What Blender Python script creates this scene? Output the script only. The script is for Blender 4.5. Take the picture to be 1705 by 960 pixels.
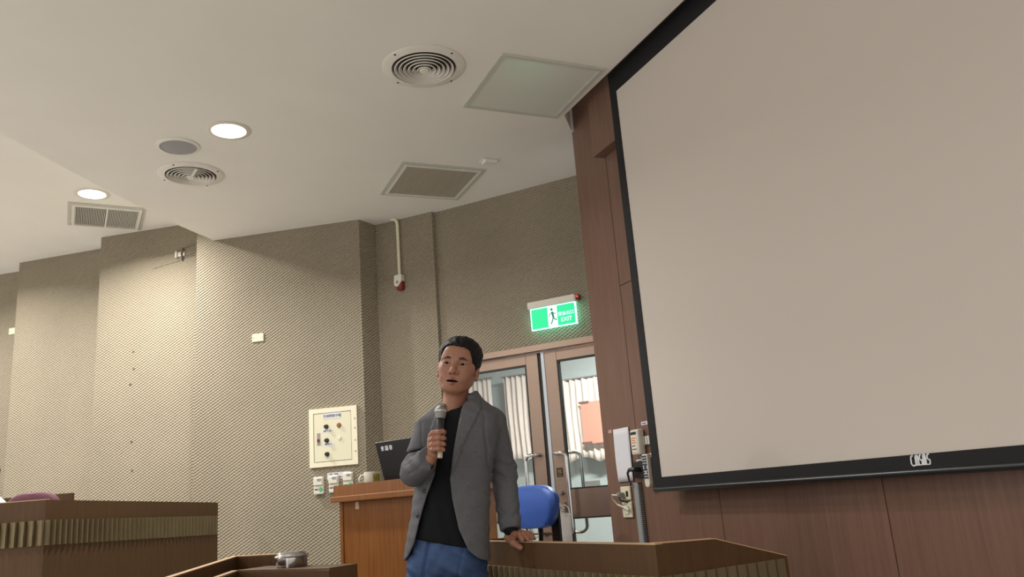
import bpy, bmesh, math, random
import numpy as np
from mathutils import Vector, Matrix
for _o in list(bpy.data.objects): bpy.data.objects.remove(_o)
SC = bpy.context.scene
COL = SC.collection
random.seed(4)

# ------------------------------------------------------------------ camera
W, H, F = 1705.0, 960.0, 1368.0
PITCH, ROLL, EYE = math.radians(14.01), math.radians(-4.5), 1.05
_fw = np.array([0, math.cos(PITCH), math.sin(PITCH)])
_u0 = np.array([0, -math.sin(PITCH), math.cos(PITCH)])
_r0 = np.array([1.0, 0, 0])
_rt = math.cos(ROLL) * _r0 + math.sin(ROLL) * _u0
_up = -math.sin(ROLL) * _r0 + math.cos(ROLL) * _u0
cam_d = bpy.data.cameras.new('camera')
cam = bpy.data.objects.new('camera', cam_d)
COL.objects.link(cam)
cam_d.sensor_width = 36.0
cam_d.lens = F / W * 36.0
cam_d.clip_start = 0.05
cam.matrix_world = Matrix(((_rt[0], _up[0], -_fw[0], 0), (_rt[1], _up[1], -_fw[1], 0), (_rt[2], _up[2], -_fw[2], EYE), (0, 0, 0, 1)))
SC.camera = cam

# ------------------------------------------------------------------ world, exposure
wd = bpy.data.worlds.new('room_world')
SC.world = wd
wd.use_nodes = True
wd.node_tree.nodes['Background'].inputs[0].default_value = (1.0, 0.985, 0.965, 1)
wd.node_tree.nodes['Background'].inputs[1].default_value = 1.15
SC.view_settings.view_transform = 'Standard'
SC.view_settings.look = 'None'
SC.view_settings.exposure = 0.0
SC.view_settings.gamma = 1.0
SC.view_settings.use_curve_mapping = False

LAMP_MAIN, LAMP_HIGH, LAMP_BACK, LAMP_CORR = 40.0, 68.0, 12.0, 130.0

def disc_lamp(name, loc, power, size=0.16, color=(1.0, 0.982, 0.945), spread=160):
    l = bpy.data.lights.new(name, 'AREA')
    l.shape = 'DISK'; l.size = size; l.energy = power; l.color = color
    l.spread = math.radians(spread)
    o = bpy.data.objects.new(name, l)
    COL.objects.link(o); o.location = loc
    return o

# ------------------------------------------------------------------ measuring helpers
def ray(px, py):
    return (px - W / 2) * _rt - (py - H / 2) * _up + F * _fw
def at(px, py, Y):
    d = ray(px, py)
    return d / d[1] * Y + np.array([0, 0, EYE])
def atz(px, py, z):
    d = ray(px, py)
    return d / d[2] * (z - EYE) + np.array([0, 0, EYE])

class Fr:
    """a vertical wall plane: origin p, horizontal direction u, y axis into the wall"""
    def __init__(s, p, u):
        s.p = np.array(p, float); s.u = np.array(u, float) / np.hypot(*u)
        s.n = np.array([-s.u[1], s.u[0]]); s.rz = math.atan2(s.u[1], s.u[0])
    def uz(s, px, py, off=0.0):
        d = ray(px, py); p = s.p - s.n * off
        t = (p @ s.n) / (d[:2] @ s.n)
        P = d * t
        return float((P[:2] - s.p) @ s.u), float(P[2] + EYE)
    def loc(s, u, z, off=0.0):
        q = s.p + s.u * u - s.n * off
        return (float(q[0]), float(q[1]), float(z))

# ------------------------------------------------------------------ materials
def lin(c):
    return tuple(((v / 255) / 12.92 if v / 255 <= 0.04045 else ((v / 255 + 0.055) / 1.055) ** 2.4) for v in c)
MATS = {}
def mat(name, rgb, rough=0.6, metal=0.0, noise=0.0, nscale=20.0, bump=0.0, bscale=200.0, emit=None, estr=0.0, alpha=None, trans=0.0, sss=0.0, spec=0.5, stretch=None):
    if name in MATS: return MATS[name]
    m = bpy.data.materials.new(name); m.use_nodes = True
    nt = m.node_tree; N = nt.nodes; L = nt.links
    b = N['Principled BSDF']; c = lin(rgb)
    b.inputs['Base Color'].default_value = (*c, 1)
    b.inputs['Roughness'].default_value = rough
    b.inputs['Metallic'].default_value = metal
    b.inputs['Specular IOR Level'].default_value = spec
    if sss: 
        b.inputs['Subsurface Weight'].default_value = sss
        b.inputs['Subsurface Radius'].default_value = (1.0, 0.35, 0.2)
        b.inputs['Subsurface Scale'].default_value = 0.006
    if trans: b.inputs['Transmission Weight'].default_value = trans
    if alpha is not None: b.inputs['Alpha'].default_value = alpha
    if emit: 
        b.inputs['Emission Color'].default_value = (*lin(emit), 1)
        b.inputs['Emission Strength'].default_value = estr
    tc = None
    if noise or bump:
        tc = N.new('ShaderNodeTexCoord')
        src = tc.outputs['Object']
        if stretch:
            mp = N.new('ShaderNodeMapping'); mp.inputs['Scale'].default_value = stretch
            L.new(src, mp.inputs['Vector']); src = mp.outputs['Vector']
    if noise:
        t = N.new('ShaderNodeTexNoise'); t.inputs['Scale'].default_value = nscale; t.inputs['Detail'].default_value = 5
        L.new(src, t.inputs['Vector'])
        r = N.new('ShaderNodeMapRange'); r.inputs['From Min'].default_value = 0.3; r.inputs['From Max'].default_value = 0.7
        r.inputs['To Min'].default_value = 1 - noise; r.inputs['To Max'].default_value = 1 + noise
        L.new(t.outputs['Fac'], r.inputs['Value'])
        mx = N.new('ShaderNodeVectorMath'); mx.operation = 'SCALE'
        mx.inputs[0].default_value = c
        L.new(r.outputs['Result'], mx.inputs['Scale']); L.new(mx.outputs['Vector'], b.inputs['Base Color'])
    if bump:
        t2 = N.new('ShaderNodeTexNoise'); t2.inputs['Scale'].default_value = bscale; t2.inputs['Detail'].default_value = 3
        L.new(src, t2.inputs['Vector'])
        bp = N.new('ShaderNodeBump'); bp.inputs['Strength'].default_value = bump; bp.inputs['Distance'].default_value = 0.002
        L.new(t2.outputs['Fac'], bp.inputs['Height']); L.new(bp.outputs['Normal'], b.inputs['Normal'])
    MATS[name] = m
    return m

def wood(name, rgb, rgb2, rough=0.42, scale=(14, 14, 0.9), spec=0.4):
    m = bpy.data.materials.new(name); m.use_nodes = True
    nt = m.node_tree; N = nt.nodes; L = nt.links; b = N['Principled BSDF']
    tc = N.new('ShaderNodeTexCoord'); mp = N.new('ShaderNodeMapping'); mp.inputs['Scale'].default_value = scale
    L.new(tc.outputs['Object'], mp.inputs['Vector'])
    t = N.new('ShaderNodeTexNoise'); t.inputs['Scale'].default_value = 3.0; t.inputs['Detail'].default_value = 8; t.inputs['Roughness'].default_value = 0.65; t.inputs['Distortion'].default_value = 0.6
    L.new(mp.outputs['Vector'], t.inputs['Vector'])
    mp2 = N.new('ShaderNodeMapping'); mp2.inputs['Scale'].default_value = (scale[0] * 9, scale[1] * 9, scale[2] * 3)
    L.new(tc.outputs['Object'], mp2.inputs['Vector'])
    t2 = N.new('ShaderNodeTexNoise'); t2.inputs['Scale'].default_value = 2.0; t2.inputs['Detail'].default_value = 3
    L.new(mp2.outputs['Vector'], t2.inputs['Vector'])
    mm = N.new('ShaderNodeMix'); mm.data_type = 'FLOAT'; mm.inputs[0].default_value = 0.4
    L.new(t.outputs['Fac'], mm.inputs[2]); L.new(t2.outputs['Fac'], mm.inputs[3])
    cr = N.new('ShaderNodeValToRGB')
    cr.color_ramp.elements[0].position = 0.36; cr.color_ramp.elements[0].color = (*lin(rgb2), 1)
    cr.color_ramp.elements[1].position = 0.62; cr.color_ramp.elements[1].color = (*lin(rgb), 1)
    L.new(mm.outputs[0], cr.inputs['Fac']); L.new(cr.outputs['Color'], b.inputs['Base Color'])
    b.inputs['Roughness'].default_value = rough; b.inputs['Specular IOR Level'].default_value = spec
    MATS[name] = m
    return m

def acoustic(name, rgb):
    """dimpled wall covering: staggered rows of small raised lozenges (bump only)"""
    m = bpy.data.materials.new(name); m.use_nodes = True
    nt = m.node_tree; N = nt.nodes; L = nt.links; b = N['Principled BSDF']
    tc = N.new('ShaderNodeTexCoord'); sp = N.new('ShaderNodeSeparateXYZ'); L.new(tc.outputs['Object'], sp.inputs[0])
    def M(op, a, bb=None):
        n = N.new('ShaderNodeMath'); n.operation = op
        for i, v in enumerate((a, bb)):
            if v is None: continue
            if isinstance(v, (int, float)): n.inputs[i].default_value = v
            else: L.new(v, n.inputs[i])
        return n.outputs[0]
    px, pz = 0.041, 0.0236
    u = M('MULTIPLY', sp.outputs['X'], 2 * math.pi / px); v = M('MULTIPLY', sp.outputs['Z'], 2 * math.pi / pz)
    h1 = M('MULTIPLY', M('COSINE', u), M('COSINE', v))          # staggered lattice of bumps
    h2 = M('COSINE', M('SUBTRACT', u, v))                             # slanted ridges joining them
    g = M('ADD', M('MULTIPLY', h1, 0.72), M('MULTIPLY', h2, 0.28))
    hh = M('MULTIPLY', M('POWER', M('MAXIMUM', M('SUBTRACT', 0.5, M('MULTIPLY', g, 0.5)), 0.0), 2.2), -1.0)
    bp = N.new('ShaderNodeBump'); bp.inputs['Strength'].default_value = 1.0; bp.inputs['Distance'].default_value = 0.0078
    L.new(hh, bp.inputs['Height']); L.new(bp.outputs['Normal'], b.inputs['Normal'])
    t = N.new('ShaderNodeTexNoise'); t.inputs['Scale'].default_value = 1.6; t.inputs['Detail'].default_value = 4
    L.new(tc.outputs['Object'], t.inputs['Vector'])
    r = N.new('ShaderNodeMapRange'); r.inputs['From Min'].default_value = 0.3; r.inputs['From Max'].default_value = 0.7; r.inputs['To Min'].default_value = 0.93; r.inputs['To Max'].default_value = 1.05
    L.new(t.outputs['Fac'], r.inputs['Value'])
    mx = N.new('ShaderNodeVectorMath'); mx.operation = 'SCALE'; mx.inputs[0].default_value = lin(rgb)
    L.new(r.outputs['Result'], mx.inputs['Scale']); L.new(mx.outputs['Vector'], b.inputs['Base Color'])
    b.inputs['Roughness'].default_value = 0.75; b.inputs['Specular IOR Level'].default_value = 0.25
    MATS[name] = m
    return m

# ------------------------------------------------------------------ mesh helpers
class MB:
    def __init__(s): s.v = []; s.f = []; s.m = []
    def add(s, v, f, mi=0):
        o = len(s.v); s.v += [tuple(map(float, p)) for p in v]
        s.f += [tuple(i + o for i in q) for q in f]; s.m += [mi] * len(f); return s
    def box(s, x0, x1, y0, y1, z0, z1, mi=0):
        return s.add([(x0, y0, z0), (x1, y0, z0), (x1, y1, z0), (x0, y1, z0), (x0, y0, z1), (x1, y0, z1), (x1, y1, z1), (x0, y1, z1)],
                     [(0, 3, 2, 1), (4, 5, 6, 7), (0, 1, 5, 4), (1, 2, 6, 5), (2, 3, 7, 6), (3, 0, 4, 7)], mi)
    def hexa(s, lo, hi, mi=0):
        return s.add(list(lo) + list(hi), [(3, 2, 1, 0), (4, 5, 6, 7), (0, 1, 5, 4), (1, 2, 6, 5), (2, 3, 7, 6), (3, 0, 4, 7)], mi)
    def prism(s, poly, a, b, axis='z', mi=0):
        n = len(poly)
        def P(p, h):
            return {'z': (p[0], p[1], h), 'y': (p[0], h, p[1]), 'x': (h, p[0], p[1])}[axis]
        v = [P(p, a) for p in poly] + [P(p, b) for p in poly]
        f = [tuple(range(n))[::-1], tuple(range(n, 2 * n))] + [(i, (i + 1) % n, n + (i + 1) % n, n + i) for i in range(n)]
        return s.add(v, f, mi)
    def tube(s, pts, r, n=8, caps=True, closed=False, mi=0):
        pts = [Vector(p) for p in pts]; k = len(pts)
        rr = r if isinstance(r, (list, tuple)) else [r] * k
        up = Vector((0, 0, 1)); v = []; nrm = None
        for i, p in enumerate(pts):
            if closed: t = pts[(i + 1) % k] - pts[i - 1]
            else: t = pts[min(i + 1, k - 1)] - pts[max(i - 1, 0)]
            t.normalize()
            if nrm is None:
                nrm = t.cross(up)
                if nrm.length < 1e-3: nrm = t.cross(Vector((1, 0, 0)))
            nrm = (nrm - t * nrm.dot(t)).normalized(); bi = t.cross(nrm)
            for j in range(n):
                a = 2 * math.pi * j / n
                v.append(p + (nrm * math.cos(a) + bi * math.sin(a)) * rr[i])
        f = []
        for i in range(k if closed else k - 1):
            i2 = (i + 1) % k
            for j in range(n): f.append((i * n + j, i * n + (j + 1) % n, i2 * n + (j + 1) % n, i2 * n + j))
        if caps and not closed: f += [tuple(range(n))[::-1], tuple(range((k - 1) * n, k * n))]
        return s.add(v, f, mi)
    def lathe(s, prof, n=24, c=(0, 0, 0), axis='z', mi=0, closed=False):
        v = []; f = []
        for (r, h) in prof:
            for j in range(n):
                a = 2 * math.pi * j / n; x, y = r * math.cos(a), r * math.sin(a)
                p = {'z': (x, y, h), 'y': (x, h, y), 'x': (h, x, y)}[axis]
                v.append((p[0] + c[0], p[1] + c[1], p[2] + c[2]))
        k = len(prof)
        for i in range(k if closed else k - 1):
            i2 = (i + 1) % k
            for j in range(n): f.append((i * n + j, i * n + (j + 1) % n, i2 * n + (j + 1) % n, i2 * n + j))
        if not closed: f += [tuple(range(n))[::-1], tuple(range((k - 1) * n, k * n))]
        return s.add(v, f, mi)
    def mesh(s, name, mats, smooth=False, bevel=0.0, seg=1):
        me = bpy.data.meshes.new(name)
        me.from_pydata(s.v, [], s.f)
        for m in (mats if isinstance(mats, (list, tuple)) else [mats]): me.materials.append(m)
        for p, i in zip(me.polygons, s.m): p.material_index = i
        bm = bmesh.new(); bm.from_mesh(me)
        bmesh.ops.remove_doubles(bm, verts=bm.verts, dist=1e-6)
        bmesh.ops.recalc_face_normals(bm, faces=bm.faces)
        if bevel:
            es = [e for e in bm.edges if len(e.link_faces) == 2 and e.calc_face_angle(0) > 0.5]
            bmesh.ops.bevel(bm, geom=es, offset=bevel, segments=seg, affect='EDGES', profile=0.5)
        for fc in bm.faces: fc.smooth = smooth
        if smooth:
            for e in bm.edges:
                if len(e.link_faces) == 2 and e.calc_face_angle(0) > 0.7: e.smooth = False
        bm.to_mesh(me); bm.free()
        return me
    def build(s, name, mats, parent=None, smooth=False, bevel=0.0, seg=1, loc=None, rz=None):
        return put(name, s.mesh(name, mats, smooth, bevel, seg), parent, loc, rz)

def put(name, me, parent=None, loc=None, rz=None):
    o = bpy.data.objects.new(name, me); COL.objects.link(o)
    if parent is not None: o.parent = parent
    if loc is not None: o.location = loc
    if rz is not None: o.rotation_euler.z = rz
    return o
def tag(o, label=None, cat=None, group=None, kind=None):
    if label: o['label'] = label
    if cat: o['category'] = cat
    if group: o['group'] = group
    if kind: o['kind'] = kind
    return o
def thing(name, label, cat, loc=(0, 0, 0), rz=0.0, group=None):
    o = bpy.data.objects.new(name, None); COL.objects.link(o)
    o.empty_display_size = 0.1; o.location = loc; o.rotation_euler = (0, 0, rz)
    return tag(o, label, cat, group)
def struct(name, mb, m, label, loc=None, rz=None, **k):
    o = mb.build(name, m, None, loc=loc, rz=rz, **k)
    return tag(o, label, kind='structure')
def text(name, s, size, m, parent, loc, rot=(math.pi / 2, 0, 0), ext=0.0004, align='CENTER'):
    cu = bpy.data.curves.new(name, 'FONT'); cu.body = s; cu.size = size; cu.extrude = ext
    cu.align_x = align; cu.align_y = 'CENTER'
    t = bpy.data.objects.new(name, cu); COL.objects.link(t)
    dg = bpy.context.evaluated_depsgraph_get()
    me = bpy.data.meshes.new_from_object(t.evaluated_get(dg))
    bpy.data.objects.remove(t)
    me.materials.clear(); me.materials.append(m)
    o = put(name, me, parent, loc); o.rotation_euler = rot
    return o

# ================================================================== MATERIAL SET
m_ceil = mat('ceiling_paint', (238, 235, 227), 0.9, noise=0.015, nscale=3, bump=0.05, bscale=400, spec=0.15)
m_wall = acoustic('acoustic_cover', (153, 142, 122))
m_wwall = wood('wall_veneer', (128, 98, 83), (112, 83, 70), 0.34, (16, 16, 0.7), 0.35)
m_groove = mat('groove_black', (38, 26, 22), 0.8)
m_desk = wood('desk_veneer', (92, 66, 41), (79, 55, 33), 0.5, (16, 16, 1.0), 0.3)
m_lect = wood('lectern_veneer', (140, 89, 42), (110, 64, 27), 0.38, (22, 22, 0.9), 0.45)
m_edge = mat('edge_banding', (196, 160, 122), 0.5)
m_band = mat('fluted_vinyl', (116, 102, 74), 0.5, noise=0.1, nscale=8)
m_floor = mat('vinyl_floor', (192, 188, 182), 0.45, noise=0.1, nscale=4)  # unseen floor kept pale to bounce light up to the ceiling
m_steel = mat('brushed_steel', (156, 134, 119), 0.38, 0.94, noise=0.04, nscale=6, stretch=(1, 1, 30))  # warm tint puts the room's orange reflection into the base colour
m_chrome = mat('chrome', (214, 212, 208), 0.12, 1.0)
m_white = mat('white_plastic', (222, 216, 200), 0.45)
m_cream = mat('cream_enamel', (226, 220, 190), 0.4)
m_black = mat('black_plastic', (22, 22, 23), 0.4)
m_dark = mat('dark_void', (30, 28, 26), 0.9)
m_vent = mat('vent_enamel', (230, 226, 216), 0.5)
m_duct_shade = mat('duct_shade', (84, 80, 74), 0.9)  # dark plates in this colour stand for the shade inside the ducts
m_paper = mat('paper', (222, 220, 226), 0.8)
m_ink = mat('ink', (44, 44, 70), 0.7)
m_red = mat('red_lens', (120, 24, 36), 0.25)
m_glow = mat('lamp_glow', (255, 255, 250), 0.5, emit=(255, 247, 232), estr=9.0)
m_grey = mat('grey_metal', (150, 148, 144), 0.45, 0.3)

ZL, ZH = 3.25, 3.54
def frame_pts(a, b): return Fr(a, (b[0] - a[0], b[1] - a[1])), math.hypot(b[0] - a[0], b[1] - a[1])

# ================================================================== FLOOR, CEILINGS
struct('floor', MB().prism([(-9, -3.5), (6, -3.5), (6, 9.5), (-9, 9.5)], -0.1, 0.0), m_floor, 'pale unseen vinyl floor of the lecture hall')
struct('floor', MB().prism([(-9, 2.6), (-2.75, 2.6), (-2.45, 4.0), (-2.12, 6.42), (-2.5, 6.42), (-9, 8.3)], 0.0, 0.32), m_floor, 'raised seating tier under the side desks')
edge = [(-2.41, 6.40), (-2.525, 5.98), (-2.62, 5.51), (-2.70, 5.1), (-2.755, 4.74), (-2.82, 4.24), (-2.86, 3.5), (-2.86, 2.5), (-2.8, 1.0), (-2.6, -3.0)]
RE1 = (0.40, 4.59); EP = (0.4816, 4.8028)
UF = (0.418, -0.908)
lowc = [(-2.36, 6.62)] + edge + [(RE1[0] + UF[0] * 8.4, RE1[1] + UF[1] * 8.4), RE1, (0.452, 4.818), (0.60, 4.90), (2.6, 5.2), (2.6, 6.62)]
struct('ceiling', MB().prism(lowc, ZL, ZH + 0.02), m_ceil, 'plain off-white main ceiling over the podium')
struct('ceiling', MB().prism([(-9, -3.0), (-2.0, -3.0), (-2.0, 7.2), (-3.3, 8.0), (-9, 9.0)], ZH, ZH + 0.1), m_ceil, 'higher off-white ceiling above the side seating')
_rec = [RE1, (RE1[0] + UF[0] * 8.4, RE1[1] + UF[1] * 8.4), (RE1[0] + UF[0] * 8.4 + .5, RE1[1] + UF[1] * 8.4 + .23), (0.9, 5.1), (0.45, 4.85)]
struct('ceiling', MB().prism(_rec, 3.72, 3.78), m_ceil, 'slot above the projection screen')

# ================================================================== SAW-TOOTH ACOUSTIC WALLS
walls = {}
def wallseg(key, a, b, top, label, ext=0.0, name='wall_left'):
    fr, L = frame_pts(a, b); walls[key] = (fr, L)
    struct(name, MB().box(0, L + ext, 0, 0.12, 0, top), m_wall, label, loc=(a[0], a[1], 0), rz=fr.rz)
wallseg('P0', (-7.2, 8.25), (-5.75, 7.98), ZH, 'dimpled beige wall bay at the hall rear')
wallseg('P1', (-5.75, 7.92), (-4.84, 7.72), ZH, 'shaded dimpled beige wall bay beyond the maroon chair', 0.2)
wallseg('P2', (-4.66, 7.45), (-3.79, 7.23), ZH, 'dimpled beige wall bay lit in its lower half', 0.15)
wallseg('P3', (-3.61, 6.92), (-2.68, 6.73), ZH, 'dimpled beige wall bay with the loose wire box', 0.12)
wallseg('P4', (-2.56, 6.43), (-1.17, 6.17), ZH, 'broad dimpled beige wall bay with the control box')
wallseg('R4', (-1.17, 6.17), (-1.07, 6.34), ZL + .1, 'narrow dimpled return face beside the control box bay', 0.05)
wallseg('P5', (-1.07, 6.34), (-0.585, 6.12), ZL + .1, 'dimpled beige wall bay with the fire alarm')
wallseg('R5', (-0.585, 6.12), (-0.5666, 6.1518), ZL + .1, 'thin return face between alarm bay and exit wall', 0.06)
EX, _ = frame_pts((-0.5666, 6.1518), (0.5395, 5.5854))
D0, D1, DT = 0.02, 1.61, 2.066
struct('wall_end', MB().box(-0.02, 2.9, 0, 0.12, DT, ZL + .1).box(-0.02, D0, 0, 0.12, 0, DT).box(D1, 2.9, 0, 0.12, 0, DT), m_wall, 'dimpled beige wall around the exit doors', loc=EX.loc(0, 0), rz=EX.rz)

# ================================================================== FRONT WALL OF WOOD PANELS
FW = Fr(EP, UF)
fwl = struct('wall_front', MB().box(-0.05, 8.0, 0.018, 0.14, 0, 3.72), m_groove, 'brown wood-veneer panelled front wall behind the screen', loc=FW.loc(0, 0), rz=FW.rz)
seams = [-0.055, 0.307, 0.953, 1.905, 2.857, 3.81, 4.76, 5.7, 6.7, 8.0]
for i in range(len(seams) - 1):
    a, b = seams[i] + 0.0025, seams[i + 1] - 0.0025
    zs = [0.0, 3.70] if i == 0 else [0.0, 2.1435, 3.70]
    for k in range(len(zs) - 1):
        MB().box(a, b, 0.0, 0.017, zs[k] + 0.002, zs[k + 1] - 0.002).build('panel', m_wwall, fwl)
pel = MB().box(0.285, 4.3, -0.07, -0.001, 2.93, 3.68)
tag(pel.build('trim_1', m_wwall, None, loc=FW.loc(0, 0), rz=FW.rz, bevel=0.002), 'brown wooden pelmet box above the screen', kind='structure')

# ================================================================== EXIT DOORS
m_glass = bpy.data.materials.new('door_glass'); m_glass.use_nodes = True
_n = m_glass.node_tree.nodes; _l = m_glass.node_tree.links
_n.remove(_n['Principled BSDF'])
_t = _n.new('ShaderNodeBsdfTransparent'); _t.inputs[0].default_value = (0.86, 0.90, 0.89, 1)
_g = _n.new('ShaderNodeBsdfGlossy'); _g.inputs['Roughness'].default_value = 0.02
_fz = _n.new('ShaderNodeFresnel'); _fz.inputs['IOR'].default_value = 1.45
_mx = _n.new('ShaderNodeMixShader')
_l.new(_fz.outputs[0], _mx.inputs[0]); _l.new(_t.outputs[0], _mx.inputs[1]); _l.new(_g.outputs[0], _mx.inputs[2]); _l.new(_mx.outputs[0], _n['Material Output'].inputs[0])
m_rub = mat('door_gasket', (40, 36, 34), 0.6)
m_alu = mat('pale_aluminium', (190, 194, 200), 0.35, 0.6)

fr_o = thing('trim_2', 'brushed steel frame around the exit doors', None, EX.loc(0, 0), EX.rz); fr_o['kind'] = 'structure'
MB().box(D0 - 0.06, D1 + 0.06, -0.02, 0.115, 2.02, 2.066).build('header', m_steel, fr_o, bevel=0.002)
MB().box(D0 - 0.06, D0 + 0.012, -0.02, 0.115, 0, 2.019).build('jamb', m_steel, fr_o, bevel=0.002)
MB().box(D1 - 0.012, D1 + 0.06, -0.02, 0.115, 0, 2.019).build('jamb', m_steel, fr_o, bevel=0.002)

def leaf(name, a, b, label, inner_right):
    o = thing(name, label, None, EX.loc(a, 0), EX.rz); o['kind'] = 'structure'
    w = b - a; y0, y1 = 0.02, 0.062; sw = 0.094
    for x0, x1 in ((0, sw), (w - sw, w)): MB().box(x0, x1, y0, y1, 0.01, 2.013).build('stile', m_steel, o, bevel=0.002)
    for z0, z1 in ((1.940, 2.013), (0.868, 1.052), (0.01, 0.12)): MB().box(sw, w - sw, y0 + 0.001, y1 - 0.001, z0, z1).build('rail', m_steel, o, bevel=0.002)
    for z0, z1 in ((1.052, 1.940), (0.12, 0.868)):
        MB().box(sw, w - sw, 0.038, 0.044, z0, z1).build('glass_pane', m_glass, o)
        g = MB()
        g.box(sw, sw + 0.012, y0 + 0.004, y1 - 0.004, z0, z1).box(w - sw - 0.012, w - sw, y0 + 0.004, y1 - 0.004, z0, z1)
        g.box(sw + .012, w - sw - .012, y0 + 0.004, y1 - 0.004, z0, z0 + 0.01).box(sw + .012, w - sw - .012, y0 + 0.004, y1 - 0.004, z1 - 0.01, z1)
        g.build('gasket', m_rub, o)
    return o, w
def dpull(o, xm, dx, zt, zb, side, n=10):
    """bent bar pull: leaves the stile, turns, runs down and returns"""
    s = -1 if side == 'front' else 1
    y0 = 0.018 if side == 'front' else 0.064
    y1 = y0 + s * 0.05
    pts = [(xm, y0, zt), (xm, y1 * .6 + y0 * .4, zt), (xm + dx * 0.15, y1, zt)]
    for k in range(n):
        a = math.pi / 2 * k / (n - 1)
        pts.append((xm + dx * (0.55 + 0.45 * math.sin(a)), y1, zt - 0.04 * (1 - math.cos(a))))
    for k in range(n):
        a = math.pi / 2 * (1 - k / (n - 1))
        pts.append((xm + dx * (0.55 + 0.45 * math.sin(a)), y1, zb + 0.04 * (1 - math.cos(a))))
    pts += [(xm + dx * 0.15, y1, zb), (xm, y1 * .6 + y0 * .4, zb), (xm, y0, zb)]
    MB().tube(pts, 0.0125, 12).build('pull_handle', m_chrome, o, smooth=True)
d1, w1 = leaf('door_1', D0 + 0.015, 0.784, 'left leaf of the glazed steel exit doors', True)
dpull(d1, w1 - 0.045, -0.085, 1.30, 0.765, 'front'); dpull(d1, w1 - 0.045, -0.085, 1.30, 0.765, 'back')
MB().box(w1, w1 + 0.022, 0.03, 0.055, 0.01, 2.013).build('meeting_seal', m_rub, d1)
d2, w2 = leaf('door_2', 0.838, D1 - 0.015, 'right leaf of the glazed steel exit doors beside the wood wall', False)
dpull(d2, 0.03, 0.095, 1.30, 0.765, 'front'); dpull(d2, 0.06, 0.11, 1.30, 0.765, 'back')
MB().box(-0.026, 0.0, 0.015, 0.05, 0.01, 2.013).build('meeting_strip', m_alu, d2, bevel=0.002)
MB().lathe([(0.0, -0.004), (0.014, -0.004), (0.016, 0.004), (0.016, 0.019)], 16, (0.045, 0, 1.035), 'y').build('lock_cylinder', m_chrome, d2, smooth=True)
MB().box(0.02, 0.07, 0.0, 0.019, 0.90, 0.975).box(0.03, 0.06, -0.018, 0.0, 0.925, 0.945).build('lock_case', m_chrome, d2, bevel=0.002)
m_gold = mat('gold_print', (190, 150, 60), 0.5)
stk = MB().box(0.022, 0.068, 0.018, 0.0195, 1.14, 1.20).build('pull_sticker', m_black, d2)
text('lettering', '拉', 0.032, m_gold, stk, (0.045, 0.0175, 1.175))
text('lettering', 'PULL', 0.012, m_gold, stk, (0.045, 0.0175, 1.15))

# ---- lobby behind the glass
m_lob = mat('lobby_paint', (186, 194, 196), 0.8, noise=0.02, nscale=4)
lb = dict(loc=EX.loc(0, 0), rz=EX.rz)
struct('wall_back', MB().box(-2.6, 4.2, 2.6, 2.7, 0, 2.8), m_lob, 'grey-green lobby wall seen through the exit doors', **lb)
struct('wall_side', MB().box(-2.7, -2.6, 0.13, 2.7, 0, 2.8), m_lob, 'grey lobby side wall beyond the doors', **lb)
struct('wall_side', MB().box(4.2, 4.3, 0.13, 2.7, 0, 2.8), m_lob, 'grey lobby side wall behind the wood wall', **lb)
struct('ceiling', MB().box(-2.7, 4.3, 0.13, 2.7, 2.8, 2.9), m_ceil, 'low white lobby ceiling beyond the exit doors', **lb)
lamp = thing('ceiling_light', 'unseen white tube light added on the lobby ceiling to light the lobby', 'light', EX.loc(0.9, 2.8, -1.2), EX.rz)  # tube fixture added out of view to light the lobby
MB().box(-0.62, 0.62, -0.06, 0.06, -0.05, -0.001).build('housing', m_white, lamp, bevel=0.005)
MB().tube([(-0.58, 0, -0.066), (0.58, 0, -0.066)], 0.015, 10).build('tube', mat('tube_glow', (255, 255, 255), 0.5, emit=(250, 250, 255), estr=6.0), lamp, smooth=True)
_al = bpy.data.lights.new('lobby_fill_lamp', 'AREA'); _al.shape = 'RECTANGLE'; _al.size = 1.15; _al.size_y = 0.08; _al.energy = LAMP_CORR; _al.color = (1.0, 0.97, 0.93)
_ao = bpy.data.objects.new('lobby_fill_lamp', _al); COL.objects.link(_ao); _ao.location = EX.loc(0.9, 2.715, -1.2); _ao.rotation_euler = (0, 0, EX.rz)

m_curt = mat('curtain_cloth', (230, 216, 210), 0.85, noise=0.03, nscale=6)
def curtain(u0, u1, z0, z1, label, wav, scallop):
    t = thing('curtain', label, 'curtain', EX.loc(u0, z0, -2.46), EX.rz)
    n = 150; v = []; f = []
    for j in range(13):
        k = j / 12
        for i in range(n + 1):
            x = (u1 - u0) * i / n
            zb = scallop * abs(math.sin(i / n * math.pi * 2.5))
            z = (z1 - z0) * k + zb * (1 - k)
            y = 0.020 * math.sin(x * wav * 1.5) * (0.75 + 0.35 * math.sin(x * 7 + 2)) + 0.006 * math.sin(x * 55 + k * 3)
            v.append((x + 0.01 * math.sin(k * 5 + x * 9) * (1 - k), y, z))
    for j in range(12):
        for i in range(n):
            a = j * (n + 1) + i; f.append((a, a + 1, a + n + 2, a + n + 1))
    me = MB().add(v, f).mesh('drape', m_curt, smooth=True); 
    o = put('drape', me, t); sm = o.modifiers.new('thick', 'SOLIDIFY'); sm.thickness = 0.003
    MB().box(-0.03, u1 - u0 + 0.03, -0.026, 0.026, z1 - z0 - 0.004, z1 - z0 + 0.008).build('rail', m_grey, t, bevel=0.004)
def cz(px, py): return EX.uz(px, py, -2.46)
cu0, cz1 = cz(932, 634); cu1, _ = cz(1075, 640); _, cz0 = cz(950, 770)
curtain(cu0, cu1, cz0 - 0.02, cz1, 'pleated cream curtain behind the right exit leaf', 62, 0.06)
cu0, cz1b = cz(838, 628); cu1, _ = cz(906, 630); _, cz0b = cz(860, 768)
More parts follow.
